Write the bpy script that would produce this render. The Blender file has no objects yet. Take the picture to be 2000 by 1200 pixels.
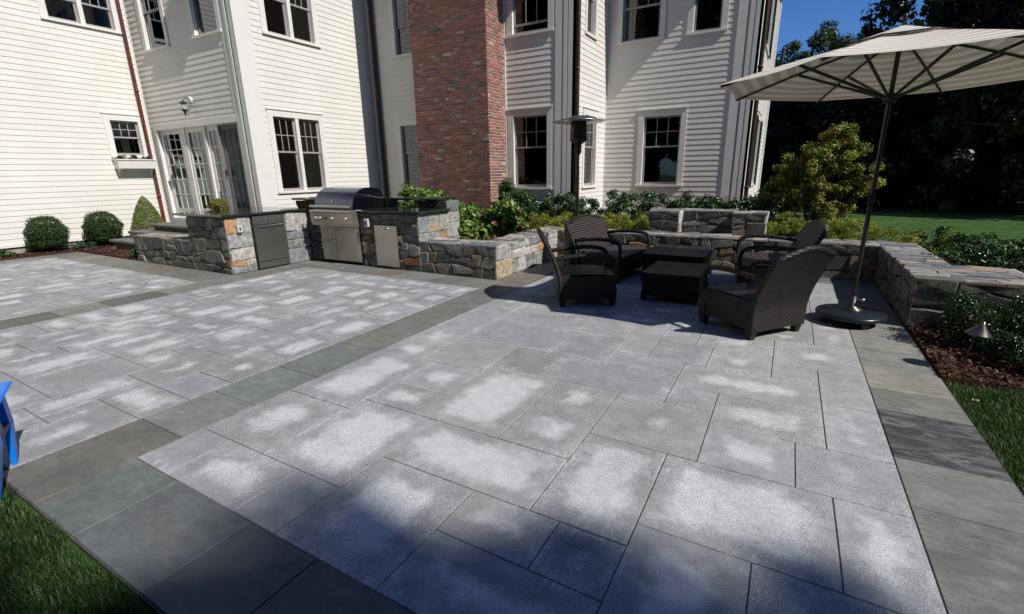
import bpy, math, random
import numpy as np
from mathutils import Vector, Matrix
random.seed(7); rng = np.random.default_rng(7)
scene = bpy.context.scene
COL = scene.collection
PI = math.pi
SUN = Vector((1.0, -0.155, 1.0)).normalized()

# ------------------------------------------------------------------ helpers
class MB:
    def __init__(s): s.v=[]; s.f=[]; s.c=[]; s.uv=[]; s.has_uv=False; s.sm=[]
    def face(s, pts, col=None, uv=None, smooth=False):
        b=len(s.v); s.v.extend([tuple(p) for p in pts]); s.f.append(tuple(range(b,b+len(pts))))
        s.c.append(col); s.sm.append(smooth)
        if uv is not None: s.has_uv=True
        s.uv.append(uv)
    def mesh(s, V, F, col=None, smooth=False):
        b=len(s.v); s.v.extend([tuple(p) for p in V])
        for f in F: s.f.append(tuple(b+i for i in f)); s.c.append(col); s.uv.append(None); s.sm.append(smooth)
    def box(s, x0,x1,y0,y1,z0,z1, col=None, M=None, bev=0.0):
        if x1<x0: x0,x1=x1,x0
        if y1<y0: y0,y1=y1,y0
        if bev<=0:
            V=[(x0,y0,z0),(x1,y0,z0),(x1,y1,z0),(x0,y1,z0),(x0,y0,z1),(x1,y0,z1),(x1,y1,z1),(x0,y1,z1)]
            F=[(0,3,2,1),(4,5,6,7),(0,1,5,4),(1,2,6,5),(2,3,7,6),(3,0,4,7)]
        else:
            b=min(bev,(x1-x0)*.45,(y1-y0)*.45,(z1-z0)*.45)
            V=[];
            for z,i in ((z0,b),(z0+b,0),(z1-b,0),(z1,b)):
                V+=[(x0+i,y0+i,z),(x1-i,y0+i,z),(x1-i,y1-i,z),(x0+i,y1-i,z)]
            # corner chamfers on vertical edges are left sharp, top and bottom are chamfered
            F=[(3,2,1,0),(12,13,14,15)]
            for k in range(3):
                for a in range(4):
                    c=(a+1)%4; F.append((k*4+a,k*4+c,k*4+4+c,k*4+4+a))
        if M is not None: V=[M@Vector(p) for p in V]
        s.mesh(V,F,col)
    def tube(s, pts, rad, n=8, col=None, cap=True, smooth=True):
        pts=[Vector(p) for p in pts]
        if not hasattr(rad,'__len__'): rad=[rad]*len(pts)
        V=[];prev=None
        for i,p in enumerate(pts):
            t=(pts[min(i+1,len(pts)-1)]-pts[max(i-1,0)]).normalized()
            if prev is None:
                a=Vector((0,0,1)) if abs(t.z)<.9 else Vector((1,0,0))
                u=t.cross(a).normalized()
            else:
                u=(prev-t*prev.dot(t)).normalized()
            prev=u; w=t.cross(u)
            for k in range(n):
                an=2*PI*k/n; V.append(p+(u*math.cos(an)+w*math.sin(an))*rad[i])
        F=[]
        for i in range(len(pts)-1):
            for k in range(n):
                F.append((i*n+k,i*n+(k+1)%n,(i+1)*n+(k+1)%n,(i+1)*n+k))
        s.mesh(V,F,col,smooth)
        if cap:
            s.mesh(V[:n],[tuple(range(n))[::-1]],col); s.mesh(V[-n:],[tuple(range(n))],col)
    def lathe(s, prof, cx=0,cy=0, n=24, col=None, smooth=True, close=True):
        V=[];F=[]
        for r,z in prof:
            for k in range(n):
                a=2*PI*k/n; V.append((cx+r*math.cos(a),cy+r*math.sin(a),z))
        for i in range(len(prof)-1):
            for k in range(n): F.append((i*n+k,i*n+(k+1)%n,(i+1)*n+(k+1)%n,(i+1)*n+k))
        s.mesh(V,F,col,smooth)
    def prism(s, prof, axis, a0, a1, col=None, smooth=False):
        # prof: 2D points; axis 'x': prof=(y,z); axis 'y': prof=(x,z); axis 'z': prof=(x,y)
        def P(p,a):
            return (a,p[0],p[1]) if axis=='x' else (p[0],a,p[1]) if axis=='y' else (p[0],p[1],a)
        n=len(prof); V=[P(p,a0) for p in prof]+[P(p,a1) for p in prof]
        F=[(i,(i+1)%n,n+(i+1)%n,n+i) for i in range(n)]
        s.mesh(V,F,col,smooth); s.mesh(V[:n],[tuple(range(n))[::-1]],col); s.mesh(V[n:],[tuple(range(n))],col)
    def build(s, name, mat, parent=None, **kw):
        me=bpy.data.meshes.new(name); me.from_pydata(s.v,[],s.f)
        me.polygons.foreach_set('use_smooth',np.array(s.sm,dtype=bool))
        if any(c is not None for c in s.c):
            ln=np.zeros(len(s.f),dtype=int); me.polygons.foreach_get('loop_total',ln)
            cc=np.array([(c if c is not None else (1,1,1))[:3]+((c[3],) if (c is not None and len(c)>3) else (1.,)) for c in s.c],dtype=np.float32)
            cc=np.repeat(cc,ln,axis=0)
            at=me.color_attributes.new('Col','FLOAT_COLOR','CORNER'); at.data.foreach_set('color',cc.ravel())
        if s.has_uv:
            for li in (0,1):
                uvl=me.uv_layers.new(name='UVMap' if li==0 else 'Size')
                arr=[]
                for f,u in zip(s.f,s.uv):
                    if u is None: arr+= [(0,0)]*len(f)
                    else: arr+= list(u[li])
                uvl.data.foreach_set('uv',np.array(arr,dtype=np.float32).ravel())
        me.materials.append(mat)
        o=bpy.data.objects.new(name,me); COL.objects.link(o)
        if parent is not None: o.parent=parent
        meta(o,**kw)
        return o
def meta(o,label=None,cat=None,group=None,kind=None):
    if label: o['label']=label
    if cat: o['category']=cat
    if group: o['group']=group
    if kind: o['kind']=kind
    return o
def empty(name,label,cat,loc=(0,0,0),rz=0,group=None):
    o=bpy.data.objects.new(name,None); COL.objects.link(o); o.location=loc; o.rotation_euler=(0,0,rz)
    o.empty_display_size=.1
    return meta(o,label,cat,group)
def copy_tree(o,parent=None):
    c=o.copy(); COL.objects.link(c); c.parent=parent
    for ch in [x for x in COL.objects if x.parent==o and x is not c]: copy_tree(ch,c)
    return c
def smooth_pts(P,n=6):
    P=[Vector(p) for p in P]; out=[]
    for i in range(len(P)-1):
        p0=P[max(i-1,0)];p1=P[i];p2=P[i+1];p3=P[min(i+2,len(P)-1)]
        for k in range(n):
            t=k/n
            out.append(.5*((2*p1)+(p2-p0)*t+(2*p0-5*p1+4*p2-p3)*t*t+(3*p1-p0-3*p2+p3)*t**3))
    out.append(P[-1]); return out

# ------------------------------------------------------------------ materials
class N:
    def __init__(s,name):
        s.m=bpy.data.materials.new(name); s.m.use_nodes=True; s.t=s.m.node_tree; s.t.nodes.clear()
        s.out=s.t.nodes.new('ShaderNodeOutputMaterial'); s.bs=s.t.nodes.new('ShaderNodeBsdfPrincipled')
        s.t.links.new(s.bs.outputs[0],s.out.inputs[0])
    def n(s,ty,**kw):
        nd=s.t.nodes.new(ty)
        for k,v in kw.items():
            if k.startswith('i_'):
                key=k[2:]; key=int(key) if key.isdigit() else key
                s.set(nd.inputs[key],v)
            else: setattr(nd,k,v)
        return nd
    def set(s,inp,v):
        if hasattr(v,'is_output') or isinstance(v,bpy.types.NodeSocket): s.t.links.new(v,inp)
        elif isinstance(v,bpy.types.Node): s.t.links.new(v.outputs[0],inp)
        else:
            if isinstance(v,(tuple,list)) and len(v)==3 and inp.type=='RGBA': v=tuple(v)+(1,)
            inp.default_value=v
    def noise(s,scale,detail=3,rough=.55,vec=None,dist=0):
        nd=s.n('ShaderNodeTexNoise'); nd.inputs['Scale'].default_value=scale; nd.inputs['Detail'].default_value=detail
        nd.inputs['Roughness'].default_value=rough; nd.inputs['Distortion'].default_value=dist
        if vec is None: vec=s.obj()
        s.t.links.new(vec,nd.inputs['Vector']); return nd.outputs['Fac']
    def obj(s):
        if not hasattr(s,'_o'): s._o=s.n('ShaderNodeTexCoord').outputs['Object']
        return s._o
    def math(s,op,a,b=None,c=None,clamp=False):
        nd=s.n('ShaderNodeMath',operation=op,use_clamp=clamp); s.set(nd.inputs[0],a)
        if b is not None: s.set(nd.inputs[1],b)
        if c is not None: s.set(nd.inputs[2],c)
        return nd.outputs[0]
    def mapr(s,v,a,b,c=0,d=1,smooth=False):
        nd=s.n('ShaderNodeMapRange'); nd.interpolation_type='SMOOTHSTEP' if smooth else 'LINEAR'
        s.set(nd.inputs[0],v); s.set(nd.inputs[1],a); s.set(nd.inputs[2],b); s.set(nd.inputs[3],c); s.set(nd.inputs[4],d)
        return nd.outputs[0]
    def mix(s,f,a,b,mode='MIX'):
        nd=s.n('ShaderNodeMix',data_type='RGBA',blend_type=mode); s.set(nd.inputs[0],f); s.set(nd.inputs[6],a); s.set(nd.inputs[7],b)
        return nd.outputs[2]
    def col(s): return s.n('ShaderNodeAttribute',attribute_name='Col')
    def scalevec(s,sx,sy,sz,vec=None):
        nd=s.n('ShaderNodeMapping'); s.t.links.new(vec if vec is not None else s.obj(),nd.inputs[0]); nd.inputs['Scale'].default_value=(sx,sy,sz); return nd.outputs[0]
    def bump(s,h,strength=.3,dist=.01):
        nd=s.n('ShaderNodeBump'); nd.inputs['Strength'].default_value=strength; nd.inputs['Distance'].default_value=dist
        s.set(nd.inputs['Height'],h); s.t.links.new(nd.outputs[0],s.bs.inputs['Normal'])
    def fin(s,base=None,rough=.6,metal=0,spec=.5):
        if base is not None: s.set(s.bs.inputs['Base Color'],base)
        s.set(s.bs.inputs['Roughness'],rough); s.set(s.bs.inputs['Metallic'],metal); s.set(s.bs.inputs['Specular IOR Level'],spec)
        return s.m
def simple(name,c,rough=.6,metal=0,spec=.5,var=.12,scale=6,bump=0,bscale=60):
    g=N(name); f=g.noise(scale,4); v=g.mapr(f,.3,.7,1-var,1+var)
    base=g.mix(1.0,c,v,'MULTIPLY')
    if bump: g.bump(g.noise(bscale,3),bump,.004)
    return g.fin(base,rough,metal,spec)
def attr_mat(name,rough=.8,var=.25,scale=25,bump=.5,bscale=60,dist=.006,spec=.3,fine=0.12,fs=220):
    g=N(name); c=g.col().outputs['Color']
    v=g.mapr(g.noise(scale,5,.6),.3,.7,1-var,1+var); v2=g.mapr(g.noise(fs,2),.3,.7,1-fine,1+fine)
    base=g.mix(1.0,g.mix(1.0,c,v,'MULTIPLY'),v2,'MULTIPLY')
    if bump: g.bump(g.noise(bscale,6,.65),bump,dist)
    return g.fin(base,rough,0,spec)

M={}
M['paint']=(lambda g: (g.bump(g.noise(30,3,vec=g.scalevec(1,1,6)),.12,.002), g.fin(g.mix(g.mapr(g.noise(1.3,4,.6),.35,.7),(.735,.715,.67),(.68,.66,.615)),.5,0,.35))[1])(N('white_paint'))
M['trim']=simple('trim_paint',(.73,.715,.68),.45,var=.03,scale=3)
M['sash']=simple('sash_paint',(.33,.305,.30),.5,var=.05)
M['copper']=simple('aged_copper',(.15,.045,.03),.38,metal=.25,var=.35,scale=9)
M['copper_dark']=simple('dark_copper',(.060,.028,.022),.4,metal=.25,var=.35,scale=9)
M['foundation']=simple('foundation',(.33,.30,.26),.9,var=.2,bump=.4)
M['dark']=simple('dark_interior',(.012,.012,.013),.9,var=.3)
M['shutter_dark']=simple('shutter_dark',(.012,.02,.022),.5)
M['shutter_in']=simple('shutter_in',(.16,.17,.165),.5)
M['roof']=simple('roof_shingle',(.07,.07,.075),.9,var=.3,scale=14,bump=.5)
M['mortar']=simple('mortar',(.60,.55,.50),.95,var=.15,scale=30,bump=.1)
M['brick']=attr_mat('brick',.9,.3,30,.18,60,.002,.2)
M['stone']=attr_mat('field_stone',.85,.45,13,.6,22,.012,.25,.25,120)
M['flag']=attr_mat('wall_flagstone',.75,.25,10,.5,40,.005,.3,.12)
M['joint']=simple('stone_joint',(.13,.12,.105),.95,var=.3,scale=30)
M['granite_top']=(lambda g: g.fin(g.mix(g.mapr(g.noise(160,3),.45,.65),(.012,.014,.014),(.05,.06,.055)),.07,0,.6))(N('polished_granite'))
def steel():
    g=N('brushed_steel'); f=g.noise(60,3,vec=g.scalevec(.6,.6,14)); g.bump(f,.05,.002)
    return g.fin(g.mix(g.noise(3,2),(.58,.535,.46),(.50,.46,.40)),g.mapr(f,.3,.7,.28,.42),.85)
M['steel']=steel()
M['steel_dark']=(lambda g: g.fin(g.mix(g.noise(3,2),(.40,.385,.35),(.30,.29,.265)),.34,.95))(N('dark_steel'))  # darker stainless of the fridge and firebox
M['hood']=(lambda g: g.fin(g.mix(g.noise(2,2),(.13,.14,.18),(.10,.11,.15)),.24,1.0))(N('hood_steel'))
M['hoodmetal']=simple('dull_aluminium',(.42,.40,.38),.32,metal=1,var=.06)
M['chrome']=simple('chrome',(.75,.75,.75),.12,metal=1,var=.03)
M['black']=simple('black_plastic',(.012,.012,.013),.4)
M['black_metal']=simple('powder_coated_metal',(.02,.019,.02),.35,var=.2)
M['bronze']=simple('bronze_metal',(.045,.03,.022),.35,metal=.5)
M['base']=simple('umbrella_base',(.014,.018,.022),.3,spec=.4,var=.15)
M['blue']=simple('blue_plastic',(.0,.17,.72),.4,var=.08)
M['blue_shaded']=simple('shaded_blue_plastic',(.004,.012,.06),.4)  # the chair's blue with shade put into the colour, for seat and back
M['outlet']=simple('outlet_grey',(.5,.5,.52),.4)
M['bark']=simple('bark',(.09,.065,.045),.95,var=.4,scale=18,bump=.8,bscale=30)
M['terracotta']=simple('white_planter',(.7,.68,.62),.6)
M['lampglass']=simple('lamp_glass',(.35,.38,.36),.08,spec=.8)
M['pathlamp']=simple('path_lamp_metal',(.20,.17,.15),.3,metal=.9,var=.2)
def glass():
    g=N('window_glass'); t=g.t
    tr=g.n('ShaderNodeBsdfTransparent'); tr.inputs[0].default_value=(.55,.58,.57,1)
    gl=g.n('ShaderNodeBsdfGlossy'); gl.inputs['Roughness'].default_value=.015; gl.inputs[0].default_value=(.9,.95,1,1)
    fr=g.n('ShaderNodeFresnel'); fr.inputs[0].default_value=1.52
    b=g.n('ShaderNodeBump'); b.inputs['Strength'].default_value=.08; b.inputs['Distance'].default_value=.02
    t.links.new(g.noise(1.7,1),b.inputs['Height']); t.links.new(b.outputs[0],gl.inputs['Normal'])
    mx=g.n('ShaderNodeMixShader'); t.links.new(g.math('MULTIPLY_ADD',fr.outputs[0],1.7,.02),mx.inputs[0]); t.links.new(tr.outputs[0],mx.inputs[1]); t.links.new(gl.outputs[0],mx.inputs[2])
    t.links.new(mx.outputs[0],g.out.inputs[0]); return g.m
M['glass']=glass()
def screen():
    g=N('insect_screen'); t=g.t; tr=g.n('ShaderNodeBsdfTransparent'); df=g.n('ShaderNodeBsdfDiffuse'); df.inputs[0].default_value=(.05,.055,.055,1)
    mx=g.n('ShaderNodeMixShader'); mx.inputs[0].default_value=.55
    t.links.new(tr.outputs[0],mx.inputs[1]); t.links.new(df.outputs[0],mx.inputs[2]); t.links.new(mx.outputs[0],g.out.inputs[0]); return g.m
M['screen']=screen()
def leafmat(name,trans=.3,gloss=.12,rough=.4):
    g=N(name); t=g.t; c=g.col().outputs['Color']
    v=g.mix(1.0,c,g.mapr(g.noise(30,3),.3,.7,.8,1.2),'MULTIPLY')
    g.fin(v,rough,0,.4)
    tl=g.n('ShaderNodeBsdfTranslucent'); t.links.new(g.mix(1.0,v,(1.3,1.5,.5),'MULTIPLY'),tl.inputs[0])
    mx=g.n('ShaderNodeMixShader'); mx.inputs[0].default_value=trans
    t.links.new(g.bs.outputs[0],mx.inputs[1]); t.links.new(tl.outputs[0],mx.inputs[2]); t.links.new(mx.outputs[0],g.out.inputs[0]); return g.m
M['leaf']=leafmat('leaf'); M['leaf_gloss']=leafmat('glossy_leaf',.15,.3,.25); M['grassm']=leafmat('grass_blade',.35,.1,.5)
M['canopy']=None
def canopy(name,topcol,tan,period,width):
    g=N(name); t=g.t; uv=g.n('ShaderNodeUVMap',uv_map='UVMap').outputs[0]; sep=g.n('ShaderNodeSeparateXYZ'); t.links.new(uv,sep.inputs[0])
    w=g.math('FRACT',g.math('DIVIDE',sep.outputs[0],period)); m=g.mapr(g.math('ABSOLUTE',g.math('SUBTRACT',w,.5)),width-.05,width+.05)
    c=g.mix(m,tan,topcol); g.fin(c,.85,0,.1)
    tl=g.n('ShaderNodeBsdfTranslucent'); t.links.new(g.mix(1.0,c,(1.,.94,.78),'MULTIPLY'),tl.inputs[0])
    mx=g.n('ShaderNodeMixShader'); mx.inputs[0].default_value=.11
    t.links.new(g.bs.outputs[0],mx.inputs[1]); t.links.new(tl.outputs[0],mx.inputs[2]); t.links.new(mx.outputs[0],g.out.inputs[0]); return g.m
M['canopy']=canopy('striped_canvas',(.74,.73,.69),(.56,.50,.40),.135,.27)
def wicker(name,c1,c2,scale,vertical=False,amt=.6):
    g=N(name); t=g.t
    def wave(dirn,sc,bd='SIN'):
        w=g.n('ShaderNodeTexWave',wave_type='BANDS',bands_direction=dirn,wave_profile=bd); w.inputs['Scale'].default_value=sc; w.inputs['Distortion'].default_value=.6; w.inputs['Detail'].default_value=1; w.inputs['Detail Scale'].default_value=2
        t.links.new(g.obj(),w.inputs[0]); return w.outputs['Fac']
    wz=wave('Z',scale); wd=wave('DIAGONAL',scale*.55)
    h=g.math('ADD',wz,g.math('MULTIPLY',wd,.5))
    g.bump(h,amt,.006)
    return g.fin(g.mix(g.math('MULTIPLY',wz,g.mapr(g.noise(12,3),.3,.7,.6,1.1)),c1,c2),.5,0,.35)
M['wicker']=wicker('woven_wicker',(.005,.004,.0035),(.026,.019,.016),16)
def ridged():
    g=N('ridged_wicker'); t=g.t
    w=g.n('ShaderNodeTexWave',wave_type='BANDS',bands_direction='Z',wave_profile='SIN'); w.inputs['Scale'].default_value=9.5; w.inputs['Distortion'].default_value=0
    uvn=g.n('ShaderNodeUVMap',uv_map='UVMap').outputs[0]; 
    g2=g.n('ShaderNodeMapping'); t.links.new(uvn,g2.inputs[0]); g2.inputs['Rotation'].default_value=(PI/2,0,0); t.links.new(g2.outputs[0],w.inputs[0])
    f=g.mapr(w.outputs['Fac'],.35,.6); g.bump(f,.6,.008)
    return g.fin(g.mix(f,(.006,.005,.0045),(.075,.058,.054)),.55,0,.3)
M['ridged']=ridged()
M['seatweave']=wicker('dark_seat_weave',(.004,.0035,.003),(.014,.011,.010),18)

def granite():
    g=N('granite_paving'); t=g.t
    uv=g.n('ShaderNodeUVMap',uv_map='UVMap').outputs[0]; sz=g.n('ShaderNodeUVMap',uv_map='Size').outputs[0]
    a=g.n('ShaderNodeSeparateXYZ'); t.links.new(uv,a.inputs[0]); b=g.n('ShaderNodeSeparateXYZ'); t.links.new(sz,b.inputs[0])
    u,v=a.outputs[0],a.outputs[1]; w,h=b.outputs[0],b.outputs[1]
    du=g.math('MINIMUM',u,g.math('SUBTRACT',w,u)); dv=g.math('MINIMUM',v,g.math('SUBTRACT',h,v))
    d=g.math('MINIMUM',du,dv); ds=g.math('SMOOTH_MIN',du,dv,.11)
    half=g.math('MULTIPLY',g.math('MINIMUM',w,h),.5)
    c=g.col(); sep=g.n('ShaderNodeSeparateColor'); t.links.new(c.outputs['Color'],sep.inputs[0])
    bl,li,hu=sep.outputs[0],sep.outputs[1],sep.outputs[2]
    nz=g.noise(5.5,4,.6); nz2=g.noise(22,3,.6)
    dn=g.math('ADD',ds,g.math('ADD',g.mapr(nz,.3,.7,-.045,.045),g.mapr(nz2,.3,.7,-.007,.007)))
    th=g.math('MULTIPLY',half,g.math('SUBTRACT',1.0,g.math('MULTIPLY',bl,.86)))
    mask=g.mapr(dn,g.math('SUBTRACT',th,.05),g.math('ADD',th,.075),0,1,True)
    mask=g.math('MULTIPLY',mask,g.math('MINIMUM',g.math('MULTIPLY',bl,3.5),1.0))
    base=g.mix(hu,(.265,.275,.288),(.288,.287,.282))
    base=g.mix(1.0,base,g.mapr(li,0,1,.80,1.25),'MULTIPLY')
    base=g.mix(1.0,base,g.mapr(nz,.3,.7,.86,1.14),'MULTIPLY')
    bright=g.mix(g.noise(3,2),(.56,.565,.575),(.50,.505,.515))
    colr=g.mix(g.math('MULTIPLY',mask,.88),base,bright)
    # pale residue along the edges
    st=g.noise(38,4,.7,vec=g.scalevec(1,.35,1))
    ed=g.mapr(g.math('ADD',d,g.mapr(nz2,.3,.7,-.05,.05)),.0,.10,1,0,True)
    ed=g.math('MULTIPLY',ed,g.mapr(st,.42,.62))
    ed=g.math('MULTIPLY',ed,g.mapr(g.noise(1.6,3),.42,.6))
    colr=g.mix(g.math('MULTIPLY',ed,.7),colr,(.52,.525,.54))
    dk=g.mapr(g.noise(1.3,5,.65,dist=.6),.48,.66); colr=g.mix(g.math('MULTIPLY',dk,.34),colr,(.17,.175,.175))
    # rough hatch marks
    hm=g.mapr(g.noise(30,5,.8,vec=g.scalevec(.5,1.6,1)),.55,.75)
    colr=g.mix(g.math('MULTIPLY',g.math('MULTIPLY',hm,.22),g.math('SUBTRACT',1.0,mask)),colr,(.50,.505,.52))
    sp=g.noise(230,1,.6); colr=g.mix(1.0,colr,g.mapr(sp,.34,.66,.62,1.38),'MULTIPLY')
    sp2=g.noise(110,2,.6); colr=g.mix(1.0,colr,g.mapr(sp2,.35,.65,.90,1.10),'MULTIPLY'); mo=g.noise(13,4,.65); colr=g.mix(1.0,colr,g.mapr(mo,.3,.7,.90,1.10),'MULTIPLY')
    g.bump(g.math('ADD',sp2,g.math('MULTIPLY',nz2,.6)),.25,.003)
    return g.fin(colr,.7,0,.35)
M['granite']=granite()
def bluestone():
    g=N('bluestone'); t=g.t; g._c=g.col(); c=g._c.outputs['Color']
    f1=g.noise(3.2,5,.6); f2=g.noise(9,4,.65,vec=g.scalevec(1,2.2,1)); f3=g.noise(60,4)
    b=g.mix(1.0,c,g.mapr(f1,.3,.7,.82,1.2),'MULTIPLY'); b=g.mix(1.0,b,g.mapr(f2,.3,.7,.80,1.18),'MULTIPLY'); sm_=g.mapr(g.noise(1.4,5,.7,dist=1.2),.52,.66); b=g.mix(g.math('MULTIPLY',sm_,.35),b,(.085,.087,.085)); cl=g.mapr(g.noise(2.3,6,.75,dist=2.0),.49,.51); cl=g.math('MULTIPLY',g.math('MULTIPLY',cl,g.math('SUBTRACT',1.0,cl)),1.2); b=g.mix(cl,b,(.06,.06,.06)); b=g.mix(1.0,b,g.mapr(f3,.3,.7,.93,1.07),'MULTIPLY')
    stk=g.mapr(g.noise(4,6,.75,vec=g.scalevec(.7,2.2,1),dist=1.0),.42,.54); b=g.mix(g.math('MULTIPLY',stk,g.math('SUBTRACT',1.0,g._c.outputs['Alpha'])),b,(.045,.046,.048))
    rust=g.mapr(g.noise(2.1,3),.58,.75); b=g.mix(g.math('MULTIPLY',rust,.3),b,(.17,.125,.08))
    g.bump(g.math('ADD',f2,g.math('MULTIPLY',f3,.3)),.4,.008); return g.fin(b,.6,0,.4)
M['bluestone']=bluestone()
def lawn():
    g=N('lawn_ground'); f=g.noise(1.1,5,.6); f2=g.noise(55,4,.7); f3=g.noise(9,3,vec=g.scalevec(1,.3,1))
    c=g.mix(g.mapr(f,.35,.65),(.035,.085,.020),(.055,.115,.03)); c=g.mix(1.0,c,g.mapr(f2,.3,.7,.55,1.4),'MULTIPLY'); c=g.mix(1.0,c,g.mapr(f3,.3,.7,.8,1.2),'MULTIPLY')
    g.bump(f2,.8,.03); return g.fin(c,.9,0,.15)
M['lawn']=lawn()
M['mulch']=(lambda g: (g.bump(g.noise(55,5,.75),1.0,.03), g.fin(g.mix(g.mapr(g.noise(50,4,.7),.35,.65),(.03,.014,.009),(.17,.07,.04)),.95,0,.15))[1])(N('bark_mulch'))
M['chip']=attr_mat('mulch_chips',.9,.2,20,.3,60,.003,.2)
M['soilwood']=simple('forest_floor',(.02,.018,.012),.95,var=.3)

# ------------------------------------------------------------------ camera
f_px=924.2; p=.27661; r=-.018; y=.52251
h=Vector((-math.sin(y),math.cos(y),0)); zz=Vector((0,0,1))
F=math.cos(p)*h-math.sin(p)*zz; right=Vector((math.cos(y),math.sin(y),0)); up=right.cross(F)
R=right*math.cos(r)+up*math.sin(r); U=-right*math.sin(r)+up*math.cos(r)
cam=bpy.data.cameras.new('camera'); cam.sensor_width=36; cam.lens=f_px/2000*36; cam.clip_end=500; cam.clip_start=.05
co=bpy.data.objects.new('camera',cam); COL.objects.link(co)
co.matrix_world=Matrix(((R.x,U.x,-F.x,0),(R.y,U.y,-F.y,0),(R.z,U.z,-F.z,1.65),(0,0,0,1)))
scene.camera=co

# ------------------------------------------------------------------ world and sun
w=bpy.data.worlds.new('World'); scene.world=w; w.use_nodes=True; nt=w.node_tree; nt.nodes.clear()
sky=nt.nodes.new('ShaderNodeTexSky'); sky.sky_type='NISHITA'; sky.sun_disc=False
el=math.asin(SUN.z); az=math.atan2(SUN.x,SUN.y)
sky.sun_elevation=el; sky.sun_rotation=az; sky.altitude=300; sky.air_density=1.0; sky.dust_density=.2; sky.ozone_density=2.0
bg=nt.nodes.new('ShaderNodeBackground'); bg.inputs[1].default_value=.05
wo=nt.nodes.new('ShaderNodeOutputWorld'); tint=nt.nodes.new('ShaderNodeMix'); tint.data_type='RGBA'; tint.blend_type='MULTIPLY'; tint.inputs[0].default_value=1; tint.inputs[7].default_value=(.70,1.26,2.1,1); nt.links.new(sky.outputs[0],tint.inputs[6]); nt.links.new(tint.outputs[2],bg.inputs[0]); nt.links.new(bg.outputs[0],wo.inputs[0])
sl=bpy.data.lights.new('sun','SUN'); sl.energy=5.0; sl.angle=math.radians(.5); sl.color=(1,.955,.88)
so=bpy.data.objects.new('sun',sl); COL.objects.link(so); so.rotation_euler=SUN.to_track_quat('Z','Y').to_euler(); so.location=(10,-2,12)
scene.view_settings.view_transform='Standard'; scene.view_settings.look='None'; scene.view_settings.exposure=0; scene.view_settings.gamma=1
scene.render.engine='CYCLES'; scene.cycles.max_bounces=6; scene.cycles.transparent_max_bounces=12

# ------------------------------------------------------------------ ground
g=MB(); g.face([(-150,-150,-.03),(150,-150,-.03),(150,150,-.03),(-150,150,-.03)]); g.build('lawn',M['lawn'],kind='structure')
g=MB(); g.box(-14.72,1.245,.575,8.9,-.028,-.006); g.build('paving_base',simple('joint_sand',(.075,.068,.06),.95,var=.4,scale=20),kind='structure')

def slab(mb,x0,x1,y0,y1,c,gap=.0028,z=0.0,th=.03,jit=.0015):
    x0+=gap;x1-=gap;y0+=gap;y1-=gap; b=.003; z=z+random.uniform(-jit,jit); W=x1-x0; H=y1-y0
    top=[(x0+b,y0+b,z),(x1-b,y0+b,z),(x1-b,y1-b,z),(x0+b,y1-b,z)]; mid=[(x0,y0,z-b),(x1,y0,z-b),(x1,y1,z-b),(x0,y1,z-b)]; bot=[(px,py,z-th) for px,py,_ in mid]
    s=[(W,H)]*4
    mb.face(top,c,([(0,0),(W,0),(W,H),(0,H)],s))
    for i in range(4):
        j=(i+1)%4
        mb.face([mid[i],mid[j],top[j],top[i]],c,([(0,0)]*4,s)); mb.face([bot[i],bot[j],mid[j],mid[i]],c,([(0,0)]*4,s))
U_=.1675
rand=random.Random(11)
def fill(cells_w,cells_h,taken,rnd,sizes=((4,2),(4,3),(3,3),(3,2),(2,2),(5,3),(6,3),(4,4),(3,4),(2,3),(2,4))):
    out=[]
    for j in range(cells_h):
        for i in range(cells_w):
            if (i,j) in taken: continue
            cand=list(sizes); rnd.shuffle(cand); cand+= [(2,2),(2,1),(1,2),(1,1)]
            for a,b in cand:
                if i+a>cells_w or j+b>cells_h: continue
                # avoid leaving 1-wide slivers
                if i+a==cells_w-1: continue
                if j+b==cells_h-1: continue
                if all((i+k,j+l) not in taken for k in range(a) for l in range(b)):
                    for k in range(a):
                        for l in range(b): taken.add((i+k,j+l))
                    out.append((i,j,i+a,j+b)); break
            else:
                taken.add((i,j)); out.append((i,j,i+1,j+1))
    return out
gr=MB()
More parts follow.
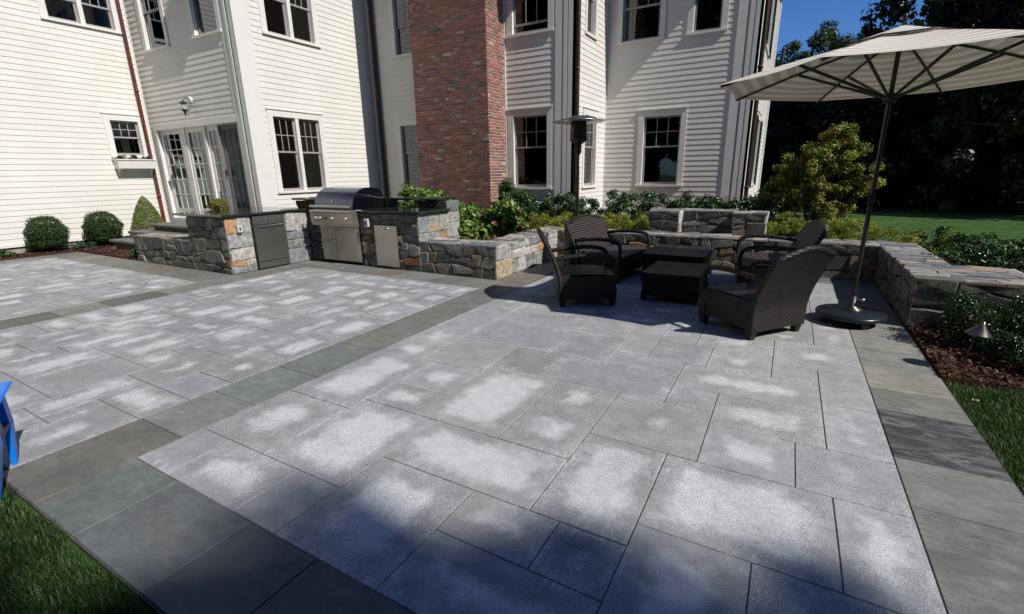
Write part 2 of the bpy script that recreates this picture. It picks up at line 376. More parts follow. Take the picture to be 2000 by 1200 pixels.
big=[(0,-2,2,0,0,.45,.1),(2,-2,6,0,.5,.5,.5),(6,-2,8,0,0,.45,.3),(8,-2,12,2,.72,.5,.5),(12,-2,17,0,.3,.3,.2),(12,0,15,2,.3,.35,.7),(15,0,17,2,.3,.3,.6),(17,-1,20,3,.55,.45,.4),(20,-1,24,3,.55,.5,.4),(17,-2,24,-1,.3,.4,.3),
(0,0,4,4,.62,.45,.6),(4,0,8,5,.85,.6,.4),(8,2,14,5,.8,.5,.6),(14,2,17,7,.8,.5,.6),(17,3,22,7,.85,.6,.5),(22,3,24,7,.5,.75,.4),
(0,4,4,10,.72,.4,.5),(4,5,7,7,.5,.3,.6),(4,7,7,10,.5,.55,.5),(7,5,11,11,.8,.5,.9),(11,5,14,8,.6,.5,.6),(11,8,14,11,.4,.45,.9),
(14,7,18,11,.25,.5,.6),(18,7,21,10,.62,.7,.5),(21,7,24,10,.2,.65,.5),(18,10,22,13,.6,.7,.7),(22,10,24,14,.2,.85,.4),(16,11,18,13,0,.6,.4),(16,13,22,16,.4,.75,.5),(22,14,24,18,0,.85,.5),(20,16,22,18,.0,.75,.3),
(0,10,3,12,.6,.45,.5),(3,10,7,14,0,.5,1),(0,12,3,15,.6,.65,.6),(7,11,10,14,0,.05,1),(10,11,16,14,0,.4,.2),(3,14,9,18,0,.45,.1),(9,14,12,18,.0,.3,.1),(12,14,16,16,.0,.6,.3),
(12,16,14,19,0,.75,.8),(14,16,17,19,0,.55,.2),(17,16,20,19,.35,.8,.5),(20,18,24,22,.35,.9,.5),(12,19,16,21,.1,.8,.4),(16,19,20,22,.3,.85,.6),(0,15,3,21,0,.6,.2),(3,18,6,20,0,.7,.1),(6,18,9,20,0,.65,.2),(9,18,12,21,0,.75,.3)]
def yy(j): return {-2:1.06,-1:1.29}.get(j,1.46+U_*j)
taken=set()
for i0,j0,i1,j1,b,l,hu in big:
    slab(gr,-3.30+U_*i0,-3.30+U_*i1,yy(j0),yy(j1),(b,l,hu))
    for i in range(i0,i1):
        for j in range(max(j0,0),j1): taken.add((i,j))
for i0,j0,i1,j1 in fill(24,40,taken,rand):
    slab(gr,-3.30+U_*i0,-3.30+U_*i1,yy(j0),yy(j1),(rand.choice([0,0,.3,.4]),rand.uniform(.4,.8),rand.random()))
# middle field
x0=-7.76; uu=(7.76-3.85)/23.
def field(x0,y0,nx,ny,ux,uy,rnd,bl):
    for i0,j0,i1,j1 in fill(nx,ny,set(),rnd):
        near=(y0+j0*uy)<2.2
        b=rnd.choice(bl)
        slab(gr,x0+ux*i0,x0+ux*i1,y0+uy*j0,y0+uy*j1,(b,rnd.uniform(.05,.6),rnd.random()))
field(x0,.63,23,30,uu,(5.72-.63)/30,random.Random(5),[0,.3,.5,.6,.64,.7,.72])
field(-14.1,.63,34,20,(14.1-8.3)/34,(4.05-.63)/20,random.Random(9),[.2,.4,.5,.6,.65])
gr.build('granite_patio',M['granite'],kind='structure')
# bluestone borders
bs=MB(); rb=random.Random(3)
BC=[(.165,.17,.155),(.15,.16,.152),(.18,.178,.16),(.16,.16,.14),(.19,.19,.178),(.145,.155,.152),(.165,.15,.125)]
def run(axis,a0,a1,c0,c1,joints=None,cols=None,ln=(.5,.85)):
    if cols: cols=[tuple((.7*(q*1.25)+.3*(sum(c[:3])/3*1.25))*k_ for q,k_ in zip(c[:3],(.995,1.0,.97)))+((c[3],) if len(c)>3 else (.92,)) for c in cols]
    if joints is None:
        joints=[a0]
        while joints[-1]<a1-.95: joints.append(joints[-1]+rb.uniform(*ln))
        joints.append(a1)
    for k in range(len(joints)-1):
        c=cols[k] if cols and k<len(cols) else rb.choice(BC)
        if axis=='y': slab(bs,c0,c1,joints[k],joints[k+1],c)
        else: slab(bs,joints[k],joints[k+1],c0,c1,c)
# centre band (from the camera outwards)
run('y',.58,6.3,-3.85,-3.30,[.58,1.32,1.83,2.40,3.10,3.53,4.02,4.75,5.30,5.72],
    [(.115,.11,.095),(.155,.165,.155),(.145,.165,.16),(.125,.14,.135),(.14,.15,.125),(.135,.145,.13),(.14,.145,.125),(.13,.145,.14),(.13,.14,.13)])
run('x',-3.30,.72,.58,1.06,[-3.30,-2.81,-2.13,-1.64,-1.05,-.4,.2,.72],[(.105,.125,.12),(.095,.105,.11),(.075,.08,.085),(.06,.06,.062),(.09,.1,.1),(.1,.11,.11),(.1,.1,.1)])
run('y',.58,6.3,.72,1.24,[.58,1.3,2.04,2.74,3.23,3.90,4.30,4.76,5.25,5.80,6.3],[(.13,.13,.13),(.15,.155,.15,.55),(.165,.165,.15,.7),(.165,.17,.155),(.115,.118,.112,.05),(.17,.17,.152,.75),(.22,.21,.17),(.19,.195,.175),(.20,.205,.185),(.2,.2,.18)])
run('y',.58,4.05,-8.30,-7.76,[.58,1.2,2.15,2.68,3.4,4.05],[(.11,.11,.09),(.085,.085,.07),(.15,.16,.13),(.085,.09,.085),(.16,.165,.14)])
run('y',4.05,6.3,-8.32,-7.76)
run('x',-14.1,-8.32,4.05,4.66,None,None,(.5,1.0))
run('x',-7.76,-3.85,5.72,6.3,None,None,(.5,.8)); run('y',5.72,6.3,-3.85,-3.3)
run('y',.58,5.2,-14.7,-14.1); run('x',-14.7,-11.8,4.66,5.3); run('x',-14.7,-11.8,5.3,6.0)
run('y',6.3,8.7,-3.95,-3.35); run('x',-3.3,1.24,8.16,8.75)
run('y',6.3,8.16,.72,1.24)
bs.build('bluestone_border',M['bluestone'],kind='structure')

# ------------------------------------------------------------------ stone facing
def clip(poly,ax,ay,c):   # keep ax*x+ay*y<=c
    out=[]
    for i in range(len(poly)):
        p,q=poly[i],poly[(i+1)%len(poly)]; dp=ax*p[0]+ay*p[1]-c; dq=ax*q[0]+ay*q[1]-c
        if dp<=0: out.append(p)
        if (dp<0<dq) or (dq<0<dp):
            t=dp/(dp-dq); out.append((p[0]+(q[0]-p[0])*t,p[1]+(q[1]-p[1])*t))
    return out
def voro(W,H,cell,rnd,asp=1.0,rel=.35):
    n=max(2,int(round(W*H/(cell*cell)))); nx=max(1,round(math.sqrt(n*W/H/asp))); ny=max(1,round(n/nx))
    P=[]
    for j in range(ny):
        for i in range(nx):
            P.append(((i+.5+rnd.uniform(-rel,rel)+(.25 if j%2 else -.25)*(nx>2))*W/nx,(j+.5+rnd.uniform(-rel,rel))*H/ny))
    polys=[]
    sx=1/asp
    for a in P:
        poly=[(0,0),(W,0),(W,H),(0,H)]
        for b in P:
            if b is a: continue
            # anisotropic metric: x scaled by sx
            ax,ay=(b[0]-a[0])*sx*sx,(b[1]-a[1]); c=(sx*sx*(b[0]**2-a[0]**2)+b[1]**2-a[1]**2)/2
            poly=clip(poly,ax,ay,c)
            if len(poly)<3: break
        if len(poly)>=3: polys.append(poly)
    return polys
def rubble(W,H,rnd,hmin,hmax,wmin,wmax,amp=.02,cut=.35):
    zs=[0.0]
    while zs[-1]<H-.01:
        hh=rnd.uniform(hmin,hmax)
        if H-zs[-1]-hh<hmin*.75: hh=H-zs[-1]
        zs.append(zs[-1]+hh)
    fr=[(rnd.uniform(3,9),rnd.uniform(0,6),rnd.uniform(8,17),rnd.uniform(0,6)) for _ in zs]
    def zf(j,x):
        if j==0 or j==len(zs)-1: return zs[j]
        a_,b_,c_,d_=fr[j]; return zs[j]+amp*math.sin(a_*x+b_)+amp*.5*math.sin(c_*x+d_)
    out=[]
    for j in range(len(zs)-1):
        x=(0.0,0.0)
        while x[0]<W-.001:
            ww=rnd.uniform(wmin,wmax)*(1 if zs[j+1]-zs[j]>hmin*1.25 else 1.3)
            if W-x[0]-ww<wmin*.75: n_=(W,W)
            else:
                sh=rnd.uniform(-1,1)*amp*1.6; n_=(x[0]+ww-sh,x[0]+ww+sh)
            P=[(x[0],zf(j,x[0])),((x[0]+n_[0])/2,zf(j,(x[0]+n_[0])/2)),(n_[0],zf(j,n_[0])),(n_[1],zf(j+1,n_[1])),((x[1]+n_[1])/2,zf(j+1,(x[1]+n_[1])/2)),(x[1],zf(j+1,x[1]))]
            if zs[j+1]-zs[j]>hmin*1.5 and rnd.random()<.3:
                m0=(P[0][1]+P[5][1])/2+rnd.uniform(-.03,.03); m1=(P[2][1]+P[3][1])/2+rnd.uniform(-.03,.03)
                out.append([P[0],P[1],P[2],(P[2][0],m1),(P[0][0],m0)]); out.append([(P[0][0],m0),(P[2][0],m1),P[3],P[4],P[5]])
            else: out.append(P)
            x=n_
    # knock off some corners
    res=[]
    for p_ in out:
        if rnd.random()<cut:
            k=rnd.randrange(len(p_)); v=p_[k]; cx=sum(q[0] for q in p_)/len(p_); cy=sum(q[1] for q in p_)/len(p_)
            dx,dy=v[0]-cx,v[1]-cy; L=math.hypot(dx,dy)+1e-6; dx/=L; dy/=L
            q=clip(p_,dx,dy,dx*v[0]+dy*v[1]-rnd.uniform(.015,.045))
            if len(q)>=3: p_=q
        res.append(p_)
    return res
def ashlar(W,H,rnd,hmin=.15,hmax=.30,wmin=.2,wmax=.5): return rubble(W,H,rnd,hmin,hmax,wmin,wmax,.006,.12)
def inset(poly,d):
    cx=sum(q[0] for q in poly)/len(poly); cy=sum(q[1] for q in poly)/len(poly)
    res=poly
    n=len(poly); out=poly
    for i in range(n):
        p,q=poly[i],poly[(i+1)%n]; ex,ey=q[0]-p[0],q[1]-p[1]; L=math.hypot(ex,ey)
        if L<1e-6: continue
        nx,ny=ey/L,-ex/L; 
        if nx*(cx-p[0])+ny*(cy-p[1])>0: nx,ny=-nx,-ny
        out=clip(out,nx,ny,nx*p[0]+ny*p[1]-d)
        if len(out)<3: return None
    return out
SC_shade=[((.145,.143,.128),6),((.11,.108,.10),5),((.185,.178,.158),4),((.21,.16,.10),1.5),((.25,.15,.08),.5),((.20,.175,.135),3),((.10,.105,.105),2)]  # stone tones with shade put into the colour, for south, west and north faces
SC_sunlit=[((.31,.305,.285),5),((.37,.36,.33),4),((.25,.25,.245),3),((.36,.29,.20),2.2),((.38,.23,.12),.7),((.44,.43,.41),2),((.20,.21,.22),2)]  # paler stone tones with sunlight put into the colour, for east faces
SC_top=[((.25,.245,.225),4),((.19,.195,.205),3),((.30,.26,.20),2),((.26,.19,.145),1),((.13,.14,.155),2.5),((.34,.325,.29),1.5)]
def pick(rnd,pal):
    t=rnd.uniform(0,sum(w for _,w in pal))
    for c,w_ in pal:
        t-=w_
        if t<=0: break
    k=rnd.uniform(.8,1.2); return tuple(min(1,a*k) for a in c)
def face_stones(mb,mapf,W,H,rnd,style,pal,cell=.24,relief=.032,joint=.0018,asp=1.3):
    polys=rubble(W,H,rnd,cell*.5,cell*1.05,cell*.55,cell*1.5,.03,.6) if style=='mosaic' else ashlar(W,H,rnd) if style=='ashlar' else rubble(W,H,rnd,.11,.2,.14,.42,.018,.4)
    for poly in polys:
        a=inset(poly,joint);
        if not a: continue
        b=inset(poly,joint+.016); 
        col=pick(rnd,pal); dz=relief*rnd.uniform(.6,1.0); tx,ty=rnd.uniform(-.09,.09),rnd.uniform(-.09,.09)
        if not b or len(a)!=len(b):
            mb.face([mapf(q[0],q[1],dz*.6) for q in a],col); continue
        cx=sum(q[0] for q in b)/len(b); cy=sum(q[1] for q in b)/len(b)
        e=[mapf(q[0],q[1],dz*.72) for q in a]; z0=[mapf(q[0],q[1],-.012) for q in a]
        t=[mapf(q[0],q[1],max(dz*.6,dz+tx*(q[0]-cx)+ty*(q[1]-cy))) for q in b]
        n=len(a)
        for i in range(n):
            j=(i+1)%n
            mb.face([z0[i],z0[j],e[j],e[i]],col); mb.face([e[i],e[j],t[j],t[i]],col,None,style!='flag')
        # roughened centre fan
        c=mapf(cx+rnd.uniform(-.2,.2)*.05,cy,dz*rnd.uniform(1.0,1.25) if style!='flag' else dz)
        for i in range(n): mb.face([t[i],t[(i+1)%n],c],col)
def stone_block(parent,name,x0,x1,y0,y1,z0,z1,seed,sides='S E',top=True,styleS='mosaic',styleE='ashlar',palS=SC_shade,palE=SC_sunlit,core=True,nm='stone_face',cellS=.24):
    rnd=random.Random(seed); i=.02
    if core:
        c=MB(); c.box(x0+i,x1-i,y0+i,y1-i,z0,z1-i); c.build('core',M['joint'],parent)
    mb=MB()
    for sd_ in sides.split():
      mb=MB(); sides=sd_
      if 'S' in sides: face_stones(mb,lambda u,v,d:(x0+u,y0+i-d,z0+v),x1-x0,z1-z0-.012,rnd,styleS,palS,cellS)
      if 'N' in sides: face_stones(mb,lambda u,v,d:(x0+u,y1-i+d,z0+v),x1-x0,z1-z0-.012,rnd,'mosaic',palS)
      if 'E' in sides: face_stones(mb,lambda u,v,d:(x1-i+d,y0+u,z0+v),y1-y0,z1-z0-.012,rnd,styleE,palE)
      if 'W' in sides: face_stones(mb,lambda u,v,d:(x0+i-d,y0+u,z0+v),y1-y0,z1-z0-.012,rnd,'mosaic',palS)
      mb.build(nm,M['stone'],parent)
    if top:
        t=MB(); face_stones(t,lambda u,v,d:(x0-.01+u,y0-.01+v,z1-.03+d),x1-x0+.02,y1-y0+.02,rnd,'flag',SC_top,relief=.026,joint=.004)
        t.build('cap_stones',M['flag'],parent)

# outdoor kitchen, left leg
ki=empty('kitchen_island','L-shaped stone outdoor kitchen island with black granite counters beside the house','outdoor kitchen',(-8.3,6.3,0))
def P(o): # keep world coordinates for children of located empties
    o.matrix_parent_inverse=Matrix.Translation(-Vector(o.parent.location)); return o
def adopt(root):
    bpy.context.view_layer.update()
    for ch in list(COL.objects):
        if ch.parent==root: ch.matrix_parent_inverse=root.matrix_world.inverted()
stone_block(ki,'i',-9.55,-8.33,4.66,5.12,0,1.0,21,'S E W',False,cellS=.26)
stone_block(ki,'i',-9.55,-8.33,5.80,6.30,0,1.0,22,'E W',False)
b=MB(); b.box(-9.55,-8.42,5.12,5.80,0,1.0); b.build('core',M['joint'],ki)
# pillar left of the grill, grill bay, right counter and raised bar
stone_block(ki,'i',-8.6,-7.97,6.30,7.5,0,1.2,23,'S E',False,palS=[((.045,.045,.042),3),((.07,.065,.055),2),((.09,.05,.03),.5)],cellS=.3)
stone_block(ki,'i',-6.84,-5.45,6.30,7.12,0,1.0,24,'S E',False,palS=SC_shade+[((.16,.08,.045),1.3)],cellS=.25)
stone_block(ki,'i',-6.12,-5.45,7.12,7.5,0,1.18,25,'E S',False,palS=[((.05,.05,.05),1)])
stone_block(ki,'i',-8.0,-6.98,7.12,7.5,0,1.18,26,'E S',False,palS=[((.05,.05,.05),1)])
b=MB(); b.box(-7.97,-6.84,6.42,7.12,0,.74); b.build('core',M['joint'],ki)
ct=MB(); ct.box(-9.86,-8.27,4.60,6.42,1.0,1.04,bev=.006); ct.build('countertop',M['granite_top'],ki)
ct=MB(); ct.box(-6.88,-5.38,6.24,7.14,1.0,1.04,bev=.006); ct.build('countertop',M['granite_top'],ki)
ct=MB(); ct.box(-8.66,-5.6,7.02,7.62,1.18,1.22,bev=.006); ct.build('bar_top',M['granite_top'],ki)
ct=MB(); ct.box(-8.64,-7.93,6.24,7.018,1.2,1.24,bev=.006); ct.build('pillar_cap',M['granite_top'],ki)
for (X,Y,Z,ax) in ((-8.30,4.88,.78,'x'),(-6.62,6.27,.80,'y')):
    o=MB()
    if ax=='x':
        o.box(X-.01,X+.035,Y-.045,Y+.045,Z-.06,Z+.07,bev=.008); k=MB(); k.box(X+.035,X+.04,Y-.012,Y+.012,Z-.02,Z+.03)
    else:
        o.box(X-.045,X+.045,Y-.045,Y+.0,Z-.06,Z+.09,bev=.008); k=MB(); k.box(X-.02,X+.02,Y-.05,Y-.045,Z-.03,Z+.05)
    oo=o.build('outlet_cover',M['outlet'],ki); k.build('socket',M['black'],oo)
# side doors
d=MB(); d.box(-6.44,-5.92,6.245,6.27,.05,.78,bev=.004); dd=d.build('access_door',M['steel'],ki)
d=MB(); d.tube([(-6.28,6.245,.735),(-6.27,6.205,.72),(-6.10,6.205,.72),(-6.09,6.245,.735)],.011,8); d.build('door_handle',M['chrome'],dd)
adopt(ki)
# refrigerator (dark stainless under-counter unit)
fr=empty('outdoor_fridge','dark stainless undercounter refrigerator with bar handle set into the stone island','refrigerator',(-8.3,5.46,0))
b=MB(); b.box(-8.41,-8.34,5.135,5.785,.02,.985); b.build('body',M['black'],fr)
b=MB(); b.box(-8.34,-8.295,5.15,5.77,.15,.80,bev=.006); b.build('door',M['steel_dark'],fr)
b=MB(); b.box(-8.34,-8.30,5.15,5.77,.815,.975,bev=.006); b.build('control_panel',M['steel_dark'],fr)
b=MB(); b.tube([(-8.25,5.2,.80),(-8.25,5.72,.80)],.012,8); b.tube([(-8.30,5.22,.80),(-8.25,5.22,.80)],.008,6); b.tube([(-8.30,5.70,.80),(-8.25,5.70,.80)],.008,6); b.build('handle',M['chrome'],fr)
b=MB(); b.lathe([(0,0),(.02,0),(.02,.006),(0,.008)],0,0,14); k=b.build('lock',M['chrome'],fr); k.rotation_euler=(0,PI/2,0); k.location=(-8.30,5.42,.93)
b=MB(); b.box(-8.34,-8.305,5.15,5.77,.025,.14)
for i in range(7):
    for j in range(3): b.box(-8.305,-8.298,5.19+i*.082,5.25+i*.082,.045+j*.03,.055+j*.03)
b.build('vent_grille',M['steel_dark'],fr); adopt(fr)
# low wall left of the island
lw=empty('low_stone_wall','low grey fieldstone wall ending left of the kitchen island','stone wall',(-10.6,4.9,0))
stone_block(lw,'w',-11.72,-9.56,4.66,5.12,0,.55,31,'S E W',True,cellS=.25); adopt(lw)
# grill
gx0,gx1=-7.95,-6.86
gr_=empty('gas_grill','built-in stainless gas grill with rounded hood and three knobs','grill',(-7.4,6.3,0))
pr=[(6.20,1.03),(6.20,1.10),(6.23,1.22),(6.31,1.33),(6.43,1.405),(6.58,1.43),(6.80,1.42),(6.92,1.38),(6.98,1.28),(7.0,1.03)]
pr=[(q.x,q.y) for q in smooth_pts([(a,b,0) for a,b in pr],4)]
b=MB(); n=len(pr)
V=[(gx0+.03,a,c) for a,c in pr]+[(gx1-.03,a,c) for a,c in pr]; b.mesh(V,[(i,i+1,n+i+1,n+i) for i in range(n-1)],None,True)
b.mesh([(gx0+.03,a,c) for a,c in pr],[tuple(range(n))]); b.mesh([(gx1-.03,a,c) for a,c in pr],[tuple(range(n))[::-1]])
hd=b.build('hood',M['hood'],gr_)
b=MB(); b.tube([(gx0+.0,6.12,1.10),(gx1-.0,6.12,1.10)],.022,10); b.tube([(gx0+.08,6.2,1.09),(gx0+.08,6.12,1.10)],.014,8); b.tube([(gx1-.08,6.2,1.09),(gx1-.08,6.12,1.10)],.014,8); b.build('hood_handle',M['steel'],hd)
b=MB(); b.lathe([(0,0),(.028,0),(.03,.01),(0,.012)],0,0,16); k=b.build('thermometer',M['chrome'],hd); k.rotation_euler=(math.radians(68),0,0); k.location=(-7.42,6.212,1.19)
b=MB(); b.prism([(6.11,.985),(6.11,.80),(6.14,.745),(6.35,.745),(6.35,1.035),(6.16,1.035)],'x',gx0-.01,gx1+.01); cp=b.build('control_panel',M['steel'],gr_)
b=MB(); b.tube([(gx0-.01,6.115,1.012),(gx1+.01,6.115,1.012)],.02,10); b.build('front_rail',M['steel'],gr_)
for kx in (-7.82,-7.70,-7.36,-7.0):
    b=MB(); b.lathe([(0,.0),(.030,0),(.032,.008),(.024,.012),(.021,.042),(.0,.045)],0,0,16); k=b.build('knob',M['steel'],cp); k.rotation_euler=(PI/2,0,0); k.location=(kx,6.108,.885)
b=MB(); b.box(-7.60,-7.48,6.104,6.108,.875,.895); b.build('badge',M['black'],cp)
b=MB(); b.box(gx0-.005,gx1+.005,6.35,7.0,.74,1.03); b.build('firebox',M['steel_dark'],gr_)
b=MB(); b.box(gx0+.02,gx1-.02,6.285,6.42,.06,.735); b.build('cabinet',M['steel'],gr_)
b=MB(); b.box(gx0+.06,-7.50,6.262,6.284,.47,.70,bev=.004); dr=b.build('drawer',M['steel'],gr_)
b=MB(); b.tube([(-7.82,6.262,.655),(-7.81,6.22,.64),(-7.63,6.22,.64),(-7.62,6.262,.655)],.010,8); b.build('pull',M['chrome'],dr)
b=MB(); b.box(gx0+.06,-7.50,6.262,6.284,.10,.455,bev=.004); dr=b.build('drawer',M['steel'],gr_)
b=MB(); b.tube([(-7.82,6.262,.415),(-7.81,6.22,.40),(-7.63,6.22,.40),(-7.62,6.262,.415)],.010,8); b.build('pull',M['chrome'],dr)
b=MB(); b.box(-7.49,gx1-.06,6.262,6.284,.10,.70,bev=.004); dr=b.build('cabinet_door',M['steel'],gr_)
b=MB(); b.tube([(-7.42,6.262,.655),(-7.41,6.22,.64),(-7.23,6.22,.64),(-7.22,6.262,.655)],.010,8); b.build('pull',M['chrome'],dr)
adopt(gr_)
bpy.context.view_layer.update()

# seat wall
sw=empty('seat_wall','low stone seat wall with flagstone top wrapping round the seating area','stone wall',(-3.9,6.3,0))
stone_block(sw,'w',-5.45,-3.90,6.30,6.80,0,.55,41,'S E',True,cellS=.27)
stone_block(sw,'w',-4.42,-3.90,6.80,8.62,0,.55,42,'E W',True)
stone_block(sw,'w',-4.42,1.245,8.62,9.14,0,.55,43,'S N',True,cellS=.26,palS=SC_shade+[((.20,.16,.105),2)])
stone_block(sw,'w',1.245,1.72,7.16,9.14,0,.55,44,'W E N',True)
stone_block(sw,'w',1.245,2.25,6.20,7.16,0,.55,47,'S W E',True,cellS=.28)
adopt(sw)
pw=empty('stone_pier_block','U-shaped stone block with two piers standing on the rear seat wall','stone block',(-1.25,9.3,.55))
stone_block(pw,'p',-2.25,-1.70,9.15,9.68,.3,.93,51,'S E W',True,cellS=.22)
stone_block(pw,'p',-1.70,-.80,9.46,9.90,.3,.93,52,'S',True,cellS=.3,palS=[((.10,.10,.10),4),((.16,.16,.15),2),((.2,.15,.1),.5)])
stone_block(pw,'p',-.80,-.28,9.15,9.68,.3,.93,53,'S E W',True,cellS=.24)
adopt(pw)

# ------------------------------------------------------------------ beds
g=MB(); g.box(-5.85,1.25,9.14,13.1,-.02,.30); g.box(-8.6,-4.42,6.80,11.0,-.02,.12); g.build('planting_bed',M['mulch'],kind='structure')
g=MB(); g.box(-15.5,-14.7,-1,7.0,-.02,.03); g.box(1.245,4.6,4.74,6.2,-.02,.02); g.box(-14.7,-11.78,4.66,5.1,-.02,.04); g.box(1.72,3.4,6.2,12.5,-.02,.03);g.build('mulch_bed',M['mulch'],kind='structure')

# ------------------------------------------------------------------ house
house=empty('house','large white clapboard house with brick chimney and copper downspouts','house',(-8,12,0))
XL,YD,XB,Y2,X3,Y4,X4=-15.4,7.08,-10.9,11.0,-4.6,13.25,-1.03
EXPO=.127; LAP=.0098
def mapper(face,c):
    if face=='E': return lambda u,d,z:(c+d,u,z)
    return lambda u,d,z:(u,c-d,z)
def siding(face,c,u0,u1,z0,z1,ops):
    mb=MB(); f=mapper(face,c); n=int((z1-z0)/EXPO)+1; D0=LAP+.004
    for i in range(n):
        a=z0+i*EXPO; b=a+EXPO; cut=sorted({a,b}|{z for o in ops for z in (o[2],o[3]) if a+1e-4<z<b-1e-4})
        for za,zb in zip(cut[:-1],cut[1:]):
            iv=[(u0,u1)]
            for (o0,o1,oz0,oz1) in ops:
                if za>=oz0-1e-4 and zb<=oz1+1e-4:
                    nv=[]
                    for s,e in iv:
                        if o1<=s or o0>=e: nv.append((s,e)); continue
                        if o0>s: nv.append((s,o0))
                        if o1<e: nv.append((o1,e))
                    iv=nv
            da=D0+(.004-D0)*(za-a)/EXPO; db=D0+(.004-D0)*(zb-a)/EXPO
            for s,e in iv:
                cuts=[s]
                while e-cuts[-1]>4.2: cuts.append(cuts[-1]+random.uniform(2.2,4))
                cuts.append(e)
                for k in range(len(cuts)-1):
                    s2,e2=cuts[k],cuts[k+1]-(.003 if k<len(cuts)-2 else 0)
                    mb.face([f(s2,da,za),f(e2,da,za),f(e2,db,zb),f(s2,db,zb)])
                    if za==a: mb.face([f(s2,D0,a),f(e2,D0,a),f(e2,0,a),f(s2,0,a)])
    return mb.build('wall',M['paint'],house)
def board(mb,face,c,u0,u1,z0,z1,d0,d1):
    f=mapper(face,c); A=f(u0,d0,z0); B=f(u1,d1,z1)
    mb.box(min(A[0],B[0]),max(A[0],B[0]),min(A[1],B[1]),max(A[1],B[1]),z0,z1)
def window(face,c,u0,u1,z0,z1,rail=None,units=1,cas=.125,shutters=None,grid=(3,2),lowgrid=False,dark=False,label=None,casL=None,casR=None):
    casL=cas if casL is None else casL; casR=cas if casR is None else casR
    mb=MB(); rv=.012
    board(mb,face,c,u0-casL,u0+rv,z0,z1+.14,-.06,.030)
    board(mb,face,c,u1-rv,u1+casR,z0,z1+.14,-.06,.030)
    board(mb,face,c,u0+rv,u1-rv,z1-.01,z1+.14,-.06,.028)
    board(mb,face,c,u0-casL-.015,u1+casR+.015,z1+.14,z1+.165,-.05,.05)
    board(mb,face,c,u0-casL-.01,u1+casR+.01,z0-.055,z0,-.07,.055)
    W=(u1-u0)/units
    for k in range(1,units): board(mb,face,c,u0+W*k-.045,u0+W*k+.045,z0,z1-.01,-.06,.022)
    wo_=mb.build('window',M['trim'],house,label=label)
    sm=MB(); gl=MB(); f=mapper(face,c); rail=rail if rail else (z0+z1)/2+.1
    for k in range(units):
        a=u0+W*k+(.045 if k else rv); b=u0+W*(k+1)-(.045 if k<units-1 else rv); s=.045
        for (zz0,zz1,dd) in ((rail-.02,z1-.01,-.045),(z0,rail+.02,-.072)):
            board(sm,face,c,a,a+s,zz0,zz1,dd-.03,dd); board(sm,face,c,b-s,b,zz0,zz1,dd-.03,dd)
            board(sm,face,c,a+s,b-s,zz1-s*.9,zz1,dd-.03,dd-.001); board(sm,face,c,a+s,b-s,zz0,zz0+s*(1.3 if zz0==z0 else .9),dd-.03,dd-.001)
            if zz0!=z0 or lowgrid:
                for i in range(1,grid[0]):
                    x=a+s+(b-a-2*s)*i/grid[0]; board(sm,face,c,x-.009,x+.009,zz0+s*.9,zz1-s*.9,dd-.022,dd-.004)
                for i in range(1,grid[1]):
                    z=zz0+s+(zz1-zz0-2*s)*i/grid[1]; board(sm,face,c,a+s,b-s,z-.009,z+.009,dd-.021,dd-.005)
            gl.face([f(a,dd-.015,zz0),f(b,dd-.015,zz0),f(b,dd-.015,zz1),f(a,dd-.015,zz1)])
    sm.build('sash',M['sash'],wo_); gl.build('pane',M['glass'],wo_)
    # dark room behind
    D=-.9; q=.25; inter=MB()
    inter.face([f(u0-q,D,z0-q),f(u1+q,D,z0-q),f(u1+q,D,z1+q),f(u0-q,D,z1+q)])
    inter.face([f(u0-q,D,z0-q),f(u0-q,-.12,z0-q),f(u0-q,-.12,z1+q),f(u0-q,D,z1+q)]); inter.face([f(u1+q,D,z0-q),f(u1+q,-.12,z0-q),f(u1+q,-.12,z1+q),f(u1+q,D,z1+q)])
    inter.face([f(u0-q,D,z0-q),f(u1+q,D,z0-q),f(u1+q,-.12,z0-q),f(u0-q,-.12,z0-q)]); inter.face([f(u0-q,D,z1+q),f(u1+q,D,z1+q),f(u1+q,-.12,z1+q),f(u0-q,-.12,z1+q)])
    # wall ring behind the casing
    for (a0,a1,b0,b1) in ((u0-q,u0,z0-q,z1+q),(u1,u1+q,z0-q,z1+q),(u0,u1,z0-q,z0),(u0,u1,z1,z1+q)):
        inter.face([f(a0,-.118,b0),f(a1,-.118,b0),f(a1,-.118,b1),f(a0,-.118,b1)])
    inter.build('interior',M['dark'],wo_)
    if shutters:
        sh=MB(); zt=shutters
        for k in range(2):
            a=u0+.05+(u1-u0-.1)/2*k; b=u0+.05+(u1-u0-.1)/2*(k+1)-.01
            for (zz0,zz1) in ((z0+.04,min(zt,z1-.03)),):
                board(sh,face,c,a,a+.045,zz0,zz1,-.17,-.14); board(sh,face,c,b-.045,b,zz0,zz1,-.17,-.14)
                z=zz0
                while z<zz1-.05:
                    sh.face([f(a+.045,-.13,z),f(b-.045,-.13,z),f(b-.045,-.18,z+.05),f(a+.045,-.18,z+.05)]); z+=.065
        sh.build('interior_shutter',M['shutter_in'],wo_)
    return wo_
def ops(u0,u1,z0,z1,cas=.125): return (u0-cas+.02,u1+cas-.02,z0-.04,z1+.12)
zt=7.3
# left wing wall (faces east)
window('E',XL,6.17,6.82,2.27,3.14,2.72,1,label='small first floor window above the planter box')
window('E',XL,5.45,6.79,5.29,6.75,5.78,2,label='paired upper window of the left wing')
siding('E',XL,-4,YD,.25,zt,[ops(6.17,6.82,2.27,3.14),ops(5.45,6.79,5.29,6.75)])
